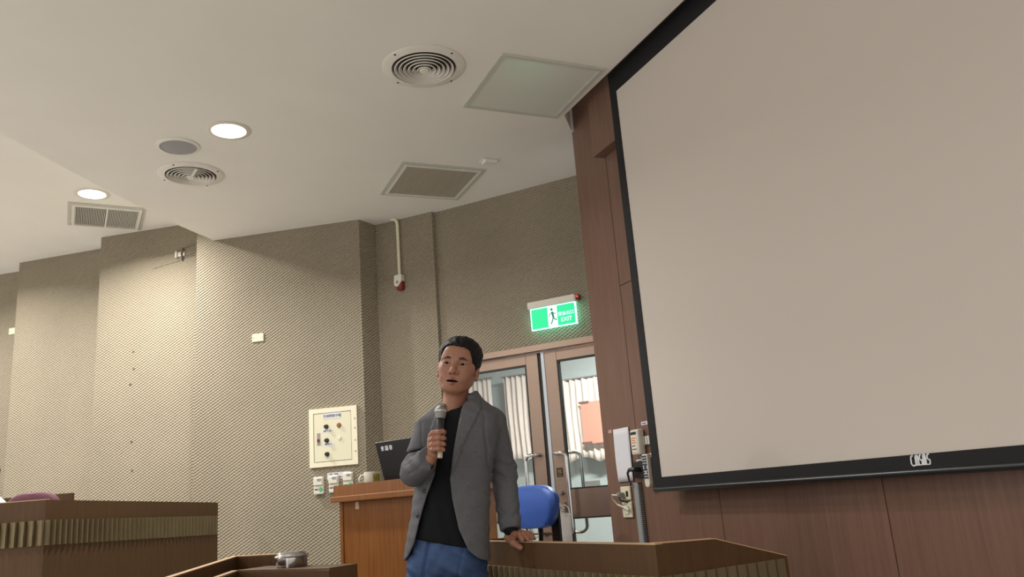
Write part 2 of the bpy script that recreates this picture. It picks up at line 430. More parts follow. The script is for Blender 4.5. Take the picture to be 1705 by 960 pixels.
curtain(cu0, cu1, cz0b - 0.02, cz1b, 'pleated cream curtain behind the left exit leaf', 70, 0.05)
cu0, cz1b = cz(744, 640); cu1, _ = cz(816, 634)
curtain(cu0, cu1, cz0b - 0.02, cz1b, 'cream curtain behind the speaker beyond the left exit leaf', 70, 0.05)
# flat reddish rectangle with two brown bars before the right curtain
m_pink = mat('pink_panel', (226, 150, 130), 0.8)
ra = EX.uz(966, 670, -2.40); rb = EX.uz(1012, 735, -2.40)
ps = thing('pink_panel', 'flat pinkish red rectangle in front of the right lobby curtain', 'sheet', EX.loc(ra[0], rb[1], -2.40), EX.rz)
MB().box(0, rb[0] - ra[0], -0.002, 0.002, 0, ra[1] - rb[1]).build('sheet', m_pink, ps)
for (zz) in (ra[1] - rb[1] - 0.012, 0.0): MB().box(-0.015, 0.09, -0.01, 0.01, zz, zz + 0.02).build('clip', mat('bar_brown', (120, 84, 66), 0.6), ps)
pa = EX.uz(974, 801, -2.55); pb = EX.uz(992, 809, -2.55)
tag(MB().box(0, pb[0] - pa[0] + .03, -0.015, 0.05, 0, 0.075).build('socket_plate', m_grey, None, bevel=0.004, loc=EX.loc(pa[0], pb[1] - 0.02, -2.55), rz=EX.rz), 'small grey socket plate on the lobby wall', 'socket')

# ================================================================== PROJECTION SCREEN
scr = thing('projection_screen', 'large white projection screen with black border hung on the wood wall', 'screen', FW.loc(0, 1.01, 0.10), FW.rz)
S0, SI0, SI1, S1 = 0.585, 0.647, 3.693, 3.755
zb, zi, zt, zo = 0.0, 0.066, 2.16, 2.29
m_scr = mat('screen_fabric', (208, 198, 188), 0.85, bump=0.03, bscale=600, spec=0.2)
m_bord = mat('screen_border', (24, 24, 26), 0.6, spec=0.3)
MB().box(SI0 - 0.01, SI1 + 0.01, 0.002, 0.006, zi - 0.01, zt + 0.01).build('fabric', m_scr, scr)
MB().box(S0, SI0, -0.002, 0.008, zi, zt).build('border_strip', m_bord, scr)
MB().box(SI1, S1, -0.002, 0.008, zi, zt).build('border_strip', m_bord, scr)
MB().box(S0, S1, -0.002, 0.008, zt, zo).build('border_strip', m_bord, scr)
MB().box(S0, S1, -0.002, 0.008, 0.016, zi).build('border_strip', m_bord, scr)
bar = MB().tube([(S0 - 0.012, 0.003, 0.008), (S1 + 0.012, 0.003, 0.008)], 0.0125, 12).build('bottom_bar', mat('bar_black', (34, 36, 37), 0.3), scr, smooth=True)
# maker's mark on the lower border, drawn as strokes
lg = MB(); x0 = 2.133; u = 0.075 / 58.0
def stroke(pts, w=3.4):
    for a, b in zip(pts[:-1], pts[1:]):
        ax, az = a; bx, bz = b; L = math.hypot(bx - ax, bz - az) or 1; nx, nz = -(bz - az) / L * w / 2, (bx - ax) / L * w / 2
        ex, ez = (bx - ax) / L * w * .3, (bz - az) / L * w * .3
        q = [(ax - ex + nx, az - ez + nz), (ax - ex - nx, az - ez - nz), (bx + ex - nx, bz + ez - nz), (bx + ex + nx, bz + ez + nz)]
        lg.prism([(x0 + p[0] * u, 0.030 + p[1] * u) for p in q], -0.0035, -0.002, 'y')
stroke([(8, 25), (4, 24), (2, 20), (1, 6), (3, 2), (6, 0), (14, 1), (15, 5), (16, 22), (18, 25), (22, 25), (24, 22), (24, 2)])
stroke([(19, 3), (20, 22)], 2.2); stroke([(14, 1), (34, 1)], 2.4)
stroke([(33, 26), (30, 25), (28, 16), (31, 13), (34, 13), (35, 10), (34, 1)])
stroke([(38, 1), (39, 22), (41, 26), (45, 26), (46, 22), (46, 2)]); stroke([(42, 3), (43, 22)], 2.2); stroke([(38, 1), (56, 1)], 2.4)
stroke([(57, 26), (53, 25), (51, 15), (55, 13), (58, 12), (58, 4), (56, 1)])
lg.build('logo', mat('logo_white', (240, 240, 240), 0.5), scr)

# ================================================================== THINGS ON THE FRONT WALL
def fthing(name, label, cat, u, z, group=None, off=0.0): return thing(name, label, cat, FW.loc(u, z, off), FW.rz, group)
pu0, pz1 = FW.uz(1022, 715); pu1, pz0 = FW.uz(1057, 800)
sh = thing('paper_sheet', 'blank white paper sheet taped to the wood wall', 'paper', FW.loc(pu0, pz0), FW.rz)
n = 8; v = []; f = []
for j in range(n + 1):
    for i in range(n + 1):
        v.append(((pu1 - pu0) * i / n, -0.004 - 0.006 * abs(math.sin(i * 0.9 + j * 0.35)) * (1 - j / n * 0.5), (pz1 - pz0) * j / n))
for j in range(n):
    for i in range(n): a = j * (n + 1) + i; f.append((a, a + 1, a + n + 2, a + n + 1))
o = put('sheet', MB().add(v, f).mesh('sheet', m_paper, smooth=True), sh); o.modifiers.new('thick', 'SOLIDIFY').thickness = 0.0006
tag(MB().box(-0.018, 0.018, -0.002, -0.0005, -0.009, 0.009).build('tape_label', mat('pink_tape', (206, 156, 146), 0.6), None, loc=FW.loc(*FW.uz(1016, 718)), rz=FW.rz), 'tiny pink tape label left of the blank paper sheet', 'label')

# infrared receiver box
ru, rz_ = FW.uz(1060, 735, 0.03)
rb_ = fthing('receiver_box', 'small off-white wall box with printed label above the black cable plate', 'wall box', ru, rz_ - 0.07)
MB().box(-0.042, 0.042, -0.045, -0.001, 0, 0.135).build('case', m_white, rb_, bevel=0.012, seg=3, smooth=True)
MB().box(-0.03, 0.026, -0.0465, -0.045, 0.108, 0.122).build('window', m_black, rb_)
lbp = MB().box(-0.03, 0.024, -0.0462, -0.045, 0.018, 0.1).build('front_label', mat('label_cream', (232, 222, 206), 0.6), rb_)
for k, (cc, zz) in enumerate((((214, 130, 90), 0.086), ((214, 130, 90), 0.074), ((214, 130, 90), 0.062), ((90, 84, 92), 0.046), ((90, 84, 92), 0.028))):
    MB().box(-0.026, 0.018 - 0.008 * (k % 2), -0.0466, -0.0462, zz, zz + 0.006).build('print_line', mat('print_%d' % k, cc, 0.7), lbp)
MB().tube([(0.0, -0.02, 0.003), (0.004, -0.018, -0.012), (0.02, -0.01, -0.03), (0.03, -0.004, -0.045)], 0.003, 6).build('cord', m_white, rb_, smooth=True)
su, sz = FW.uz(1076, 733, 0.01)
sk = fthing('wall_bracket', 'pale metal bracket plate between receiver box and screen edge', 'bracket', su, sz - 0.022)
MB().box(-0.032, 0.03, -0.012, -0.001, 0, 0.046).build('plate', m_white, sk, bevel=0.002)
MB().box(-0.006, 0.012, -0.02, -0.012, 0.002, 0.044).build('clip', m_chrome, sk, bevel=0.002)
for (px, py, wd_, lab) in ((1073, 704, 0.06, 'white printed label above the metal bracket'), (1066, 767, 0.07, 'white printed label above the black cable plate'), (1083, 757, 0.05, 'white printed label behind the remote control top')):
    lu, lz = FW.uz(px, py)
    t = fthing('wall_label', lab, 'label', lu, lz - 0.009)
    MB().box(-wd_ / 2, wd_ / 2, -0.0015, -0.0003, 0, 0.018).build('strip', m_paper, t)
    MB().box(-wd_ * .34, wd_ * .3, -0.0019, -0.0015, 0.006, 0.011).build('print_line', m_ink, t)
# cable plate and cable
bu, bz = FW.uz(1068, 782)
bp_ = fthing('cable_plate', 'black wall plate with a black cable loop', 'wall plate', bu, bz - 0.04)
MB().box(-0.055, 0.06, -0.012, -0.001, 0, 0.085).build('plate', m_black, bp_, bevel=0.003)
MB().tube([(0.0, -0.012, 0.045), (-0.005, -0.04, 0.045), (-0.04, -0.05, 0.046), (-0.07, -0.045, 0.03), (-0.08, -0.035, 0.0), (-0.075, -0.036, -0.02), (-0.06, -0.038, -0.032)], [0.014, 0.014, 0.010, 0.006, 0.006, 0.006, 0.006], 8).build('cable', m_black, bp_, smooth=True)
# remote control in a holder
qu, qz = FW.uz(1078, 783, 0.03)
rc = fthing('remote_control', 'long white remote control with grey buttons hanging by the screen corner', 'remote', qu, qz - 0.085)
MB().prism([(-0.024, 0.018), (-0.018, 0.006), (-0.008, 0.0), (0.008, 0.0), (0.018, 0.006), (0.024, 0.018), (0.026, 0.17), (-0.026, 0.17)], -0.04, -0.018, 'y').build('case', m_white, rc, bevel=0.003)
MB().box(-0.012, 0.012, -0.018, -0.001, 0.05, 0.11).build('holder', m_grey, rc)
m_btn = mat('button_blue', (58, 66, 92), 0.5)
for r_ in range(9):
    for c_ in range(3):
        if r_ in (4,) and c_ != 1: continue
        if r_ == 2 and c_ == 1: continue
        MB().box(-0.018 + c_ * 0.0135, -0.0085 + c_ * 0.0135, -0.0425, -0.04, 0.045 + r_ * 0.0135, 0.054 + r_ * 0.0135).build('button', m_btn, rc)
MB().lathe([(0.0, -0.0428), (0.011, -0.0428), (0.012, -0.04)], 14, (0.0, 0, 0.104), 'y').build('dial', m_btn, rc, smooth=True)
# double socket with plugs
ou, oz = FW.uz(1044, 820)
so = fthing('wall_socket', 'white wall socket with a plugged-in white cord', 'socket', ou, oz - 0.05)
MB().box(-0.05, 0.05, -0.012, -0.001, 0.012, 0.085).build('plate', m_cream, so, bevel=0.004)
MB().box(0.008, 0.03, -0.0135, -0.012, 0.03, 0.06).build('outlet', m_dark, so)
pl = MB().box(-0.035, -0.005, -0.05, -0.012, 0.02, 0.055).build('plug', m_grey, so, bevel=0.006)
MB().tube([(-0.02, -0.05, 0.04), (-0.05, -0.065, 0.045), (-0.075, -0.05, 0.02), (-0.06, -0.03, -0.01), (0.0, -0.03, -0.025), (0.045, -0.028, -0.04)], 0.005, 8).build('cord', m_white, so, smooth=True)
MB().tube([(-0.01, -0.05, 0.03), (0.02, -0.06, 0.015), (0.05, -0.03, 0.0)], 0.004, 8).build('cord', m_black, so, smooth=True)
t = fthing('wall_label', 'white printed label between wall socket and light switch', 'label', *FW.uz(1046, 834))
MB().box(-0.035, 0.035, -0.0015, -0.0003, -0.008, 0.008).build('strip', m_paper, t); MB().box(-0.025, 0.025, -0.0019, -0.0015, -0.003, 0.003).build('print_line', m_ink, t)
wu, wz = FW.uz(1047, 848)
sw_ = fthing('light_switch', 'square cream light switch below the wall socket', 'switch', wu, wz - 0.042)
MB().box(-0.05, 0.05, -0.012, -0.001, 0, 0.082).build('plate', m_cream, sw_, bevel=0.006, seg=2)
MB().box(-0.022, 0.022, -0.016, -0.012, 0.018, 0.064).build('rocker', m_white, sw_, bevel=0.002)
# slotted cable duct
tu, tz1 = FW.uz(1063, 803)
du = fthing('cable_duct', 'grey slotted plastic cable duct standing up the wood wall', 'cable duct', tu, 0.02)
MB().box(-0.022, 0.020, -0.022, -0.001, 0, tz1 - 0.02).build('channel', mat('duct_grey', (150, 152, 152), 0.5), du, bevel=0.002)
MB().box(0.0205, 0.030, -0.020, -0.001, 0, tz1 - 0.02).build('slot_wall', mat('duct_dark', (70, 70, 70), 0.6), du)
zz = 0.3
while zz < tz1 - 0.03:
    MB().box(0.0202, 0.031, -0.0212, -0.002, zz, zz + 0.0045).build('finger', MATS['duct_grey'], du); zz += 0.0105

# ================================================================== EXIT SIGN
e0, ez1 = EX.uz(879, 508, 0.06); e1, ez1b = EX.uz(957, 494, 0.06)
eg0, eg1 = EX.uz(884, 549, 0.05); 
sgn = thing('exit_sign', 'lit green emergency exit sign above the exit doors', 'exit sign', EX.loc(e0, 2.16, 0), EX.rz)
sw = e1 - e0
MB().box(0, sw, -0.075, -0.001, 0.155, 0.205).build('housing', m_white, sgn, bevel=0.003)
m_sg = mat('sign_green', (0, 170, 110), 0.4, emit=(0, 190, 122), estr=1.25)
m_sw = mat('sign_white', (225, 255, 245), 0.4, emit=(205, 255, 238), estr=1.4)
m_se = mat('sign_edge', (190, 255, 240), 0.4, emit=(150, 255, 226), estr=3.0)
MB().box(0.012, sw - 0.004, -0.056, -0.040, 0.0, 0.155).build('edge_plate', m_se, sgn)
fc = MB().box(0.020, sw - 0.012, -0.0575, -0.056, 0.006, 0.149).build('green_face', m_sg, sgn)
xa, xb = 0.012 + sw * 0.37, 0.012 + sw * 0.57
MB().box(xa, xb, -0.0585, -0.0575, 0.006, 0.149).build('white_field', m_sw, fc)
rm = MB()
def limb(pts, w):
    for a, b in zip(pts[:-1], pts[1:]):
        L = math.hypot(b[0] - a[0], b[1] - a[1]); nx, nz = -(b[1] - a[1]) / L * w / 2, (b[0] - a[0]) / L * w / 2
        rm.prism([(a[0] + nx, a[1] + nz), (a[0] - nx, a[1] - nz), (b[0] - nx, b[1] - nz), (b[0] + nx, b[1] + nz)], -0.0592, -0.0585, 'y')
cxr = (xa + xb) / 2
limb([(cxr - 0.002, 0.112), (cxr + 0.006, 0.07)], 0.016)
limb([(cxr + 0.004, 0.074), (cxr + 0.018, 0.052), (cxr + 0.034, 0.054)], 0.008)
limb([(cxr + 0.006, 0.072), (cxr - 0.004, 0.045), (cxr - 0.016, 0.024)], 0.009)
limb([(cxr, 0.108), (cxr - 0.02, 0.096), (cxr - 0.028, 0.08)], 0.006); limb([(cxr, 0.108), (cxr + 0.018, 0.094), (cxr + 0.026, 0.1)], 0.006)
rm.lathe([(0.0, -0.0592), (0.010, -0.0592), (0.010, -0.0585)], 14, (cxr - 0.004, 0, 0.128), 'y')
rm.build('running_figure', mat('sign_dark_green', (0, 120, 84), 0.5, emit=(0, 120, 84), estr=0.5), fc)
text('lettering', '緊急出口', 0.030, m_sw, fc, ((xb + sw - 0.012) / 2, -0.0582, 0.084))
text('lettering', 'EXIT', 0.042, m_sw, fc, ((xb + sw - 0.012) / 2, -0.0582, 0.042))
MB().lathe([(0.0, -0.058), (0.006, -0.056), (0.008, -0.045), (0.008, -0.02)], 12, (sw + 0.012, 0, 0.19), 'y').build('indicator_light', mat('led_red', (200, 40, 40), 0.3, emit=(255, 60, 50), estr=1.5), sgn, smooth=True)
MB().box(sw, sw + 0.022, -0.046, -0.01, 0.172, 0.205).build('end_cap', mat('endcap', (70, 40, 38), 0.5), sgn)

# ================================================================== FIRE ALARM WITH CONDUIT
fr5, L5 = walls['P5']
au, az0 = fr5.uz(668, 470); _, azt = fr5.uz(664, 366)
al = thing('fire_alarm', 'white and red fire alarm strobe under a cream ceiling conduit', 'alarm', fr5.loc(au, az0 - 0.05), fr5.rz)
hz = ZL - (az0 - 0.05)
MB().tube([(-0.0, -0.018, 0.10), (0.0, -0.018, hz - 0.05), (-0.004, -0.022, hz - 0.02), (-0.02, -0.03, hz - 0.004), (-0.05, -0.035, hz)], 0.013, 10).build('conduit', m_cream, al, smooth=True)
MB().prism([(-0.04, 0.04), (-0.034, 0.02), (-0.018, 0.008), (0.0, 0.012), (0.022, 0.04), (0.034, 0.055), (0.034, 0.105), (-0.034, 0.105)], -0.05, -0.001, 'y').build('housing', m_white, al, bevel=0.004)
MB().prism([(-0.032, 0.02), (-0.018, -0.014), (-0.008, -0.02), (0.026, -0.02), (0.034, -0.01), (0.036, 0.054), (0.0, 0.02)], -0.042, -0.002, 'y').build('red_lens', m_red, al, bevel=0.004)
MB().lathe([(0.0, -0.053), (0.012, -0.053), (0.013, -0.05)], 14, (-0.006, 0, 0.045), 'y').build('sounder', m_grey, al, smooth=True)

# ================================================================== CONTROL BOX AND THE SWITCHES UNDER IT
fr4, L4 = walls['P4']
c0, cz1 = fr4.uz(516, 684); c1, cz1b = fr4.uz(595, 677); _, cz0 = fr4.uz(518, 779)
cw, ch = c1 - c0, (cz1 + cz1b) / 2 - cz0 + 0.01
cb = thing('control_box', 'cream metal air-conditioning control box with knobs on the dimpled wall', 'control box', fr4.loc(c0, cz0), fr4.rz)
m_c2 = mat('cream_frame', (236, 228, 200), 0.45)
fm = MB(); t_ = 0.035
fm.box(0, cw, -0.02, -0.001, 0, t_).box(0, cw, -0.02, -0.001, ch - t_, ch).box(0, t_, -0.02, -0.001, t_, ch - t_).box(cw - t_ - 0.01, cw, -0.02, -0.001, t_, ch - t_)
fm.build('frame', m_c2, cb)
dr = MB().box(t_ + 0.004, cw - t_ - 0.014, -0.018, -0.002, t_ + 0.004, ch - t_ - 0.004).build('door', m_cream, cb)
MB().box(t_, cw - t_ - 0.01, -0.008, -0.0015, t_, ch - t_).build('gap_shadow', m_dark, cb)
for zz in (0.09, 0.17, 0.26, 0.33): MB().box(cw - 0.02, cw - 0.012, -0.022, -0.02, zz, zz + 0.012).build('hinge_screw', m_grey, cb)
def knob(x, z, m, r=0.017, d=0.022, name='knob'):
    MB().lathe([(0.0, -0.018 - d), (r * .75, -0.018 - d), (r * .85, -0.018 - d * .7), (r, -0.02), (r * 1.05, -0.018)], 16, (x, 0, z), 'y').build(name, m, dr, smooth=True)
sx, sz_ = cw / 79.0, ch / 95.0
def cp(px, py):   # crop pixels of the box front -> local
    return (px - 60) / 675 * cw, ch - (py - 100) / 800 * ch
for (a, b) in ((305, 357), (308, 546), (310, 733)): knob(*cp(a, b), m_black)
knob(*cp(483, 352), mat('lamp_amber', (150, 96, 66), 0.35), 0.018, 0.014, 'pilot_lamp'); knob(*cp(488, 530), m_white, 0.016, 0.008, 'pilot_lamp')
a, b = cp(390, 212)
pt = MB().box(a - 0.068, a + 0.068, -0.0195, -0.018, b - 0.022, b + 0.022).build('name_label', m_paper, dr)
text('lettering', '空調開關手動', 0.024, m_ink, pt, (a, -0.02, b - 0.002))
for (p, q, s_) in ((320, 418, '風量 中 弱強'), (330, 598, '溫度設定 冷'), (0, 0, '')):
    if not s_: continue
    a, b = cp(p, q); k = MB().box(a - 0.05, a + 0.05, -0.019, -0.018, b - 0.01, b + 0.01).build('knob_label', m_paper, dr)
    text('lettering', s_, 0.012, m_ink, k, (a, -0.0195, b))
a, b = cp(192, 520)
k = MB().box(a - 0.013, a + 0.013, -0.02, -0.018, b - 0.045, b + 0.045).build('slide_switch', m_grey, dr)
MB().box(a - 0.008, a + 0.008, -0.028, -0.02, b - 0.02, b).build('switch_knob', m_red, k)

lu, lz = fr4.uz(564, 791)
wl = thing('wall_label', 'white two-line notice strip above the small wall switches', 'label', fr4.loc(lu, lz - 0.025), fr4.rz)
MB().box(-0.09, 0.09, -0.002, -0.0004, 0, 0.05).build('strip', m_paper, wl)
text('lettering', '冷氣 1 開關', 0.014, m_ink, wl, (-0.04, -0.0026, 0.036)); text('lettering', '由左至右 請勿隨意 關閉電源', 0.0125, m_ink, wl, (0.0, -0.0026, 0.013))
m_lg = mat('switch_green', (96, 176, 110), 0.4)
for (px, py, lab) in ((532, 808, 'white wall timer switch with green dial left of the lectern top'), (557, 805, 'white wall timer switch partly behind the lectern corner'), (581, 800, 'white wall timer switch beside the mug')):
    ku, kz = fr4.uz(px - 1, py, 0.02)
    tm = thing('timer_switch', lab, 'switch', fr4.loc(ku, kz - 0.062), fr4.rz)
    MB().box(-0.038, 0.038, -0.03, -0.001, 0, 0.125).build('case', m_white, tm, bevel=0.006, seg=2)
    MB().box(-0.036, 0.036, -0.042, -0.03, 0.062, 0.12).build('hood', m_white, tm, bevel=0.006)
    MB().box(-0.005, 0.026, -0.0435, -0.042, 0.094, 0.112).build('window', m_grey, tm)
    MB().lathe([(0.0, -0.036), (0.014, -0.036), (0.016, -0.03)], 16, (0.018, 0, 0.034), 'y').build('dial', m_lg, tm, smooth=True)
    MB().box(-0.03, -0.004, -0.0312, -0.03, 0.03, 0.038).build('print_line', m_ink, tm)
for key, px, py, lab, w_ in (('P4', 430, 562, 'blank cream cover plate on the bay left of the control box', 0.1), ('P1', 22, 551, 'cream cover plate on the shaded far wall bay', 0.09)):
    ff = walls[key][0]; ku, kz = ff.uz(px, py)
    cpl = thing('cover_plate', lab, 'cover plate', ff.loc(ku, kz - 0.032), ff.rz)
    MB().box(-w_ / 2, w_ / 2, -0.009, -0.001, 0, 0.064).build('plate', m_cream, cpl, bevel=0.003)
    for s in (-1, 1): MB().lathe([(0.0, -0.0105), (0.003, -0.0105), (0.0035, -0.009)], 8, (s * w_ * .38, 0, 0.032), 'y').build('screw', m_grey, cpl)
f3 = walls['P3'][0]; ku, kz = f3.uz(305, 421)
jb = thing('wire_box', 'broken wall speaker mount with loose wires high on the wall bay', 'wall mount', f3.loc(ku, kz - 0.06), f3.rz)
MB().box(-0.06, -0.045, -0.03, -0.001, 0.02, 0.075).box(-0.06, 0.02, -0.012, -0.001, 0.03, 0.07).build('bracket', m_white, jb, bevel=0.002)
m_wire = mat('old_wire', (84, 74, 60), 0.7)
MB().tube([(0.0, -0.01, 0.10), (0.012, -0.014, 0.085), (-0.004, -0.02, 0.05), (0.004, -0.02, 0.02), (-0.002, -0.012, -0.01)], 0.007, 6).build('wire', m_wire, jb, smooth=True)
for (za, zb_) in ((0.10, 0.125), (0.03, 0.045), (0.015, 0.025)): MB().tube([(0.0, -0.006, za), (0.12, -0.006, zb_)], 0.0022, 5).build('wire', mat('pale_wire', (128, 118, 100), 0.7), jb, smooth=True)
for (za, zb_) in ((0.09, 0.06), (0.0, -0.045)): MB().tube([(0.0, -0.003, za), (-0.3, -0.003, zb_)], 0.0016, 5).build('wire', mat('pale_wire', (128, 118, 100), 0.7), jb, smooth=True)
# stains left by old fixings
for px, py in ((222, 585), (223, 614), (217, 640), (219, 735), (220, 783)):
    ku, kz = f3.uz(px, py)
    tag(MB().lathe([(0.0, -0.006), (0.006, -0.005), (0.009, -0.0005)], 9, (0, 0, 0), 'y').build('wall_plug', m_wire, None, loc=f3.loc(ku, kz), rz=f3.rz), 'dark old screw plug in the wall bay left of the loose wires', 'wall plug', 'old screw plugs in one wall bay')

# ================================================================== CEILING THINGS
AX = math.atan2(0.404, 0.915)     # ceiling grid direction
def ring(mb, r0, r1, z0, z1, n=40): return mb.lathe([(r0, z0), (r1, z0), (r1, z1), (r0, z1)], n, closed=True)
def diffuser(x, y, R, label, rz):
    t = thing('air_diffuser', label, 'air vent', (x, y, ZL), rz, None)
    MB().lathe([(R * 0.78, -0.014), (R * 0.97, -0.008), (R, -0.004), (R, -0.001), (R * 0.76, -0.001), (R * .76, -0.006)], 48, closed=True).build('rim', m_vent, t, smooth=True)
    MB().lathe([(0.0, -0.002), (R * 0.765, -0.002), (R * 0.765, -0.001), (0.0, -0.001)], 40).build('throat_shade', m_duct_shade, t)
    for k in range(6):
        r = R * (0.705 - 0.108 * k); dz = -0.016 - 0.0015 * k
        MB().lathe([(r - R * 0.060, -0.005), (r - R * 0.045, -0.006), (r + R * 0.012, dz), (r, dz - 0.004), (r - R * 0.055, -0.008)], 44, closed=True).build('cone_ring', m_vent, t, smooth=True)
    MB().lathe([(0.0, -0.030), (R * 0.1, -0.030), (R * 0.12, -0.024), (R * 0.08, -0.004)], 20).build('centre_cap', m_vent, t, smooth=True)
    for k in range(4):
        a = math.pi / 4 + k * math.pi / 2
        MB().lathe([(0.0, -0.012), (0.005, -0.012), (0.006, -0.006)], 8, (R * 0.93 * math.cos(a), R * .93 * math.sin(a), 0)).build('screw', m_dark, t)
    return t
def cpos(px, py, z): p = atz(px, py, z); return float(p[0]), float(p[1])
x, y = cpos(706, 111, ZL); dv1 = diffuser(x, y, 0.218, 'round air diffuser beside the square light panel', 0.1)
x, y = cpos(318, 290, ZL); dv2 = diffuser(x, y, 0.208, 'round air diffuser beside the grey round speaker', 0.6)
MB().box(-0.008, 0.008, -0.15, 0.0, -0.026, -0.018).build('blade_bar', m_vent, dv2)
x, y = cpos(297, 243, ZL)
sp = thing('ceiling_speaker', 'round grey ceiling speaker between downlight and air diffuser', 'speaker', (x, y, ZL))
MB().lathe([(0.108, -0.012), (0.124, -0.007), (0.126, -0.001), (0.106, -0.001)], 40, closed=True).build('rim', m_vent, sp, smooth=True)
MB().lathe([(0.0, -0.014), (0.07, -0.0125), (0.107, -0.008), (0.107, -0.002)], 36).build('grille', mat('speaker_grey', (158, 158, 160), 0.6, bump=0.4, bscale=900), sp, smooth=True)

def downlight(x, y, z, label, power, group=None, size=0.15, spread=154):
    t = thing('downlight', label, 'light', (x, y, z), 0, group)
    MB().lathe([(0.098, -0.006), (0.124, -0.004), (0.128, -0.001), (0.096, -0.001)], 40, closed=True).build('trim_ring', m_white, t, smooth=True)
    MB().lathe([(0.0, -0.010), (0.06, -0.009), (0.099, -0.004), (0.099, -0.002)], 36).build('lens', m_glow, t, smooth=True)
    disc_lamp('downlight_lamp', (x, y, z - 0.018), power, size, spread=spread)
x, y = cpos(381, 217, ZL); downlight(x, y, ZL, 'lit round downlight in the main ceiling beside the grey speaker', LAMP_MAIN)
x, y = cpos(153.5, 322.5, ZH); downlight(x, y, ZH, 'lit round downlight in the higher ceiling above the slotted grille', LAMP_HIGH, spread=152)
for (x, y, z) in ((-4.9, 6.45, ZH), (-6.6, 6.9, ZH), (-4.2, 3.0, ZH)):  # out-of-view downlights added to brighten the far-left wall bays
    downlight(x, y, z, 'unseen round downlight added over the side seating', LAMP_HIGH * 0.72, 'added unseen downlights over the side seating')
for (x, y, z) in ((-1.9, 0.2, ZL), (0.6, -1.0, ZL), (-1.0, -1.6, ZL)):  # fill downlights added around and behind the camera, none in view
    downlight(x, y, z, 'unseen round fill downlight added over the front seats', LAMP_BACK, 'added unseen downlights over the front seats')

# square light panel, switched off
c = [cpos(px, py, ZL) for px, py in ((836.9, 88.7), (1009.2, 111.7), (926.8, 195.5), (769.2, 176.9))]
lx, ly = sum(p[0] for p in c) / 4, sum(p[1] for p in c) / 4
lp = thing('ceiling_light_panel', 'square ceiling light panel, switched off, beside the screen', 'light panel', (lx, ly, ZL), AX)
def sqframe(mb, a, w, z0, z1): return mb.box(-a, a, -a, -a + w, z0, z1).box(-a, a, a - w, a, z0, z1).box(-a, -a + w, -a + w, a - w, z0, z1).box(a - w, a, -a + w, a - w, z0, z1)
sqframe(MB(), 0.304, 0.024, -0.010, -0.001).build('frame', mat('panel_frame', (198, 198, 186), 0.5), lp)
MB().box(-0.28, 0.28, -0.28, 0.28, -0.006, -0.001).build('diffuser', mat('panel_diffuser', (216, 219, 208), 0.22, spec=0.6), lp)
# perforated return grille
c = [cpos(px, py, ZL) for px, py in SQ2] if False else [cpos(px, py, ZL) for px, py in ((671.6, 269.4), (810.6, 281), (761.3, 331.3), (632.5, 322.5))]
gx, gy = sum(p[0] for p in c) / 4, sum(p[1] for p in c) / 4
gp = thing('return_grille', 'square perforated air return grille near the alarm bay', 'air vent', (gx, gy, ZL), AX)
sqframe(MB(), 0.302, 0.026, -0.008, -0.001).build('frame', MATS['panel_frame'], gp)
sqframe(MB(), 0.274, 0.02, -0.012, -0.001).build('inner_frame', m_vent, gp)
MB().box(-0.254, 0.254, -0.254, 0.254, -0.003, -0.001).build('shade_plate', m_duct_shade, gp)
pm = MB(); nb = 38
for i in range(nb + 1):
    a = -0.254 + 0.508 * i / nb
    pm.box(a - 0.0028, a + 0.0028, -0.254, 0.254, -0.010, -0.0065)
    pm.box(-0.254, 0.254, a - 0.0036, a + 0.0036, -0.0065, -0.003)
o = pm.build('mesh_grid', mat('mesh_enamel', (188, 180, 164), 0.5), gp); o['kind'] = 'stuff'
# detector
x, y = cpos(815, 267, ZL)
dt = thing('ceiling_detector', 'small white rectangular detector on the ceiling beside the perforated grille', 'detector', (x, y, ZL), AX)
MB().box(-0.058, 0.058, -0.04, 0.04, -0.004, -0.0005).build('base', m_vent, dt)
MB().prism([(-0.05, -0.004), (0.05, -0.004), (0.042, -0.024), (-0.042, -0.024)], -0.034, 0.034, 'y').build('cover', m_vent, dt, bevel=0.003)
# slotted double grille in the higher ceiling
c = [cpos(px, py, ZH) for px, py in ((107, 335.5), (241, 347), (240, 381), (116, 374))]
gx, gy = sum(p[0] for p in c) / 4, sum(p[1] for p in c) / 4
sg = thing('slotted_grille', 'square slotted air grille below the higher ceiling downlight', 'air vent', (gx, gy, ZH), math.atan2(0.28, 0.507))
ga = 0.285
sqframe(MB(), ga, 0.022, -0.006, -0.001).build('frame', MATS['panel_frame'], sg)
sqframe(MB(), ga - 0.03, 0.022, -0.020, -0.001).build('inner_frame', m_vent, sg)
MB().box(-ga + .05, ga - .05, -ga + .05, ga - .05, -0.003, -0.001).build('shade_plate', m_duct_shade, sg)
MB().box(-0.008, 0.008, -ga + .05, ga - .05, -0.02, -0.003).build('centre_bar', m_vent, sg)
for i in range(40):
    a = -0.228 + 0.456 * i / 39
    if abs(a) < 0.01: continue
    MB().box(a - 0.0022, a + 0.0022, -ga + .05, ga - .05, -0.018, -0.003).build('slat', m_vent, sg)

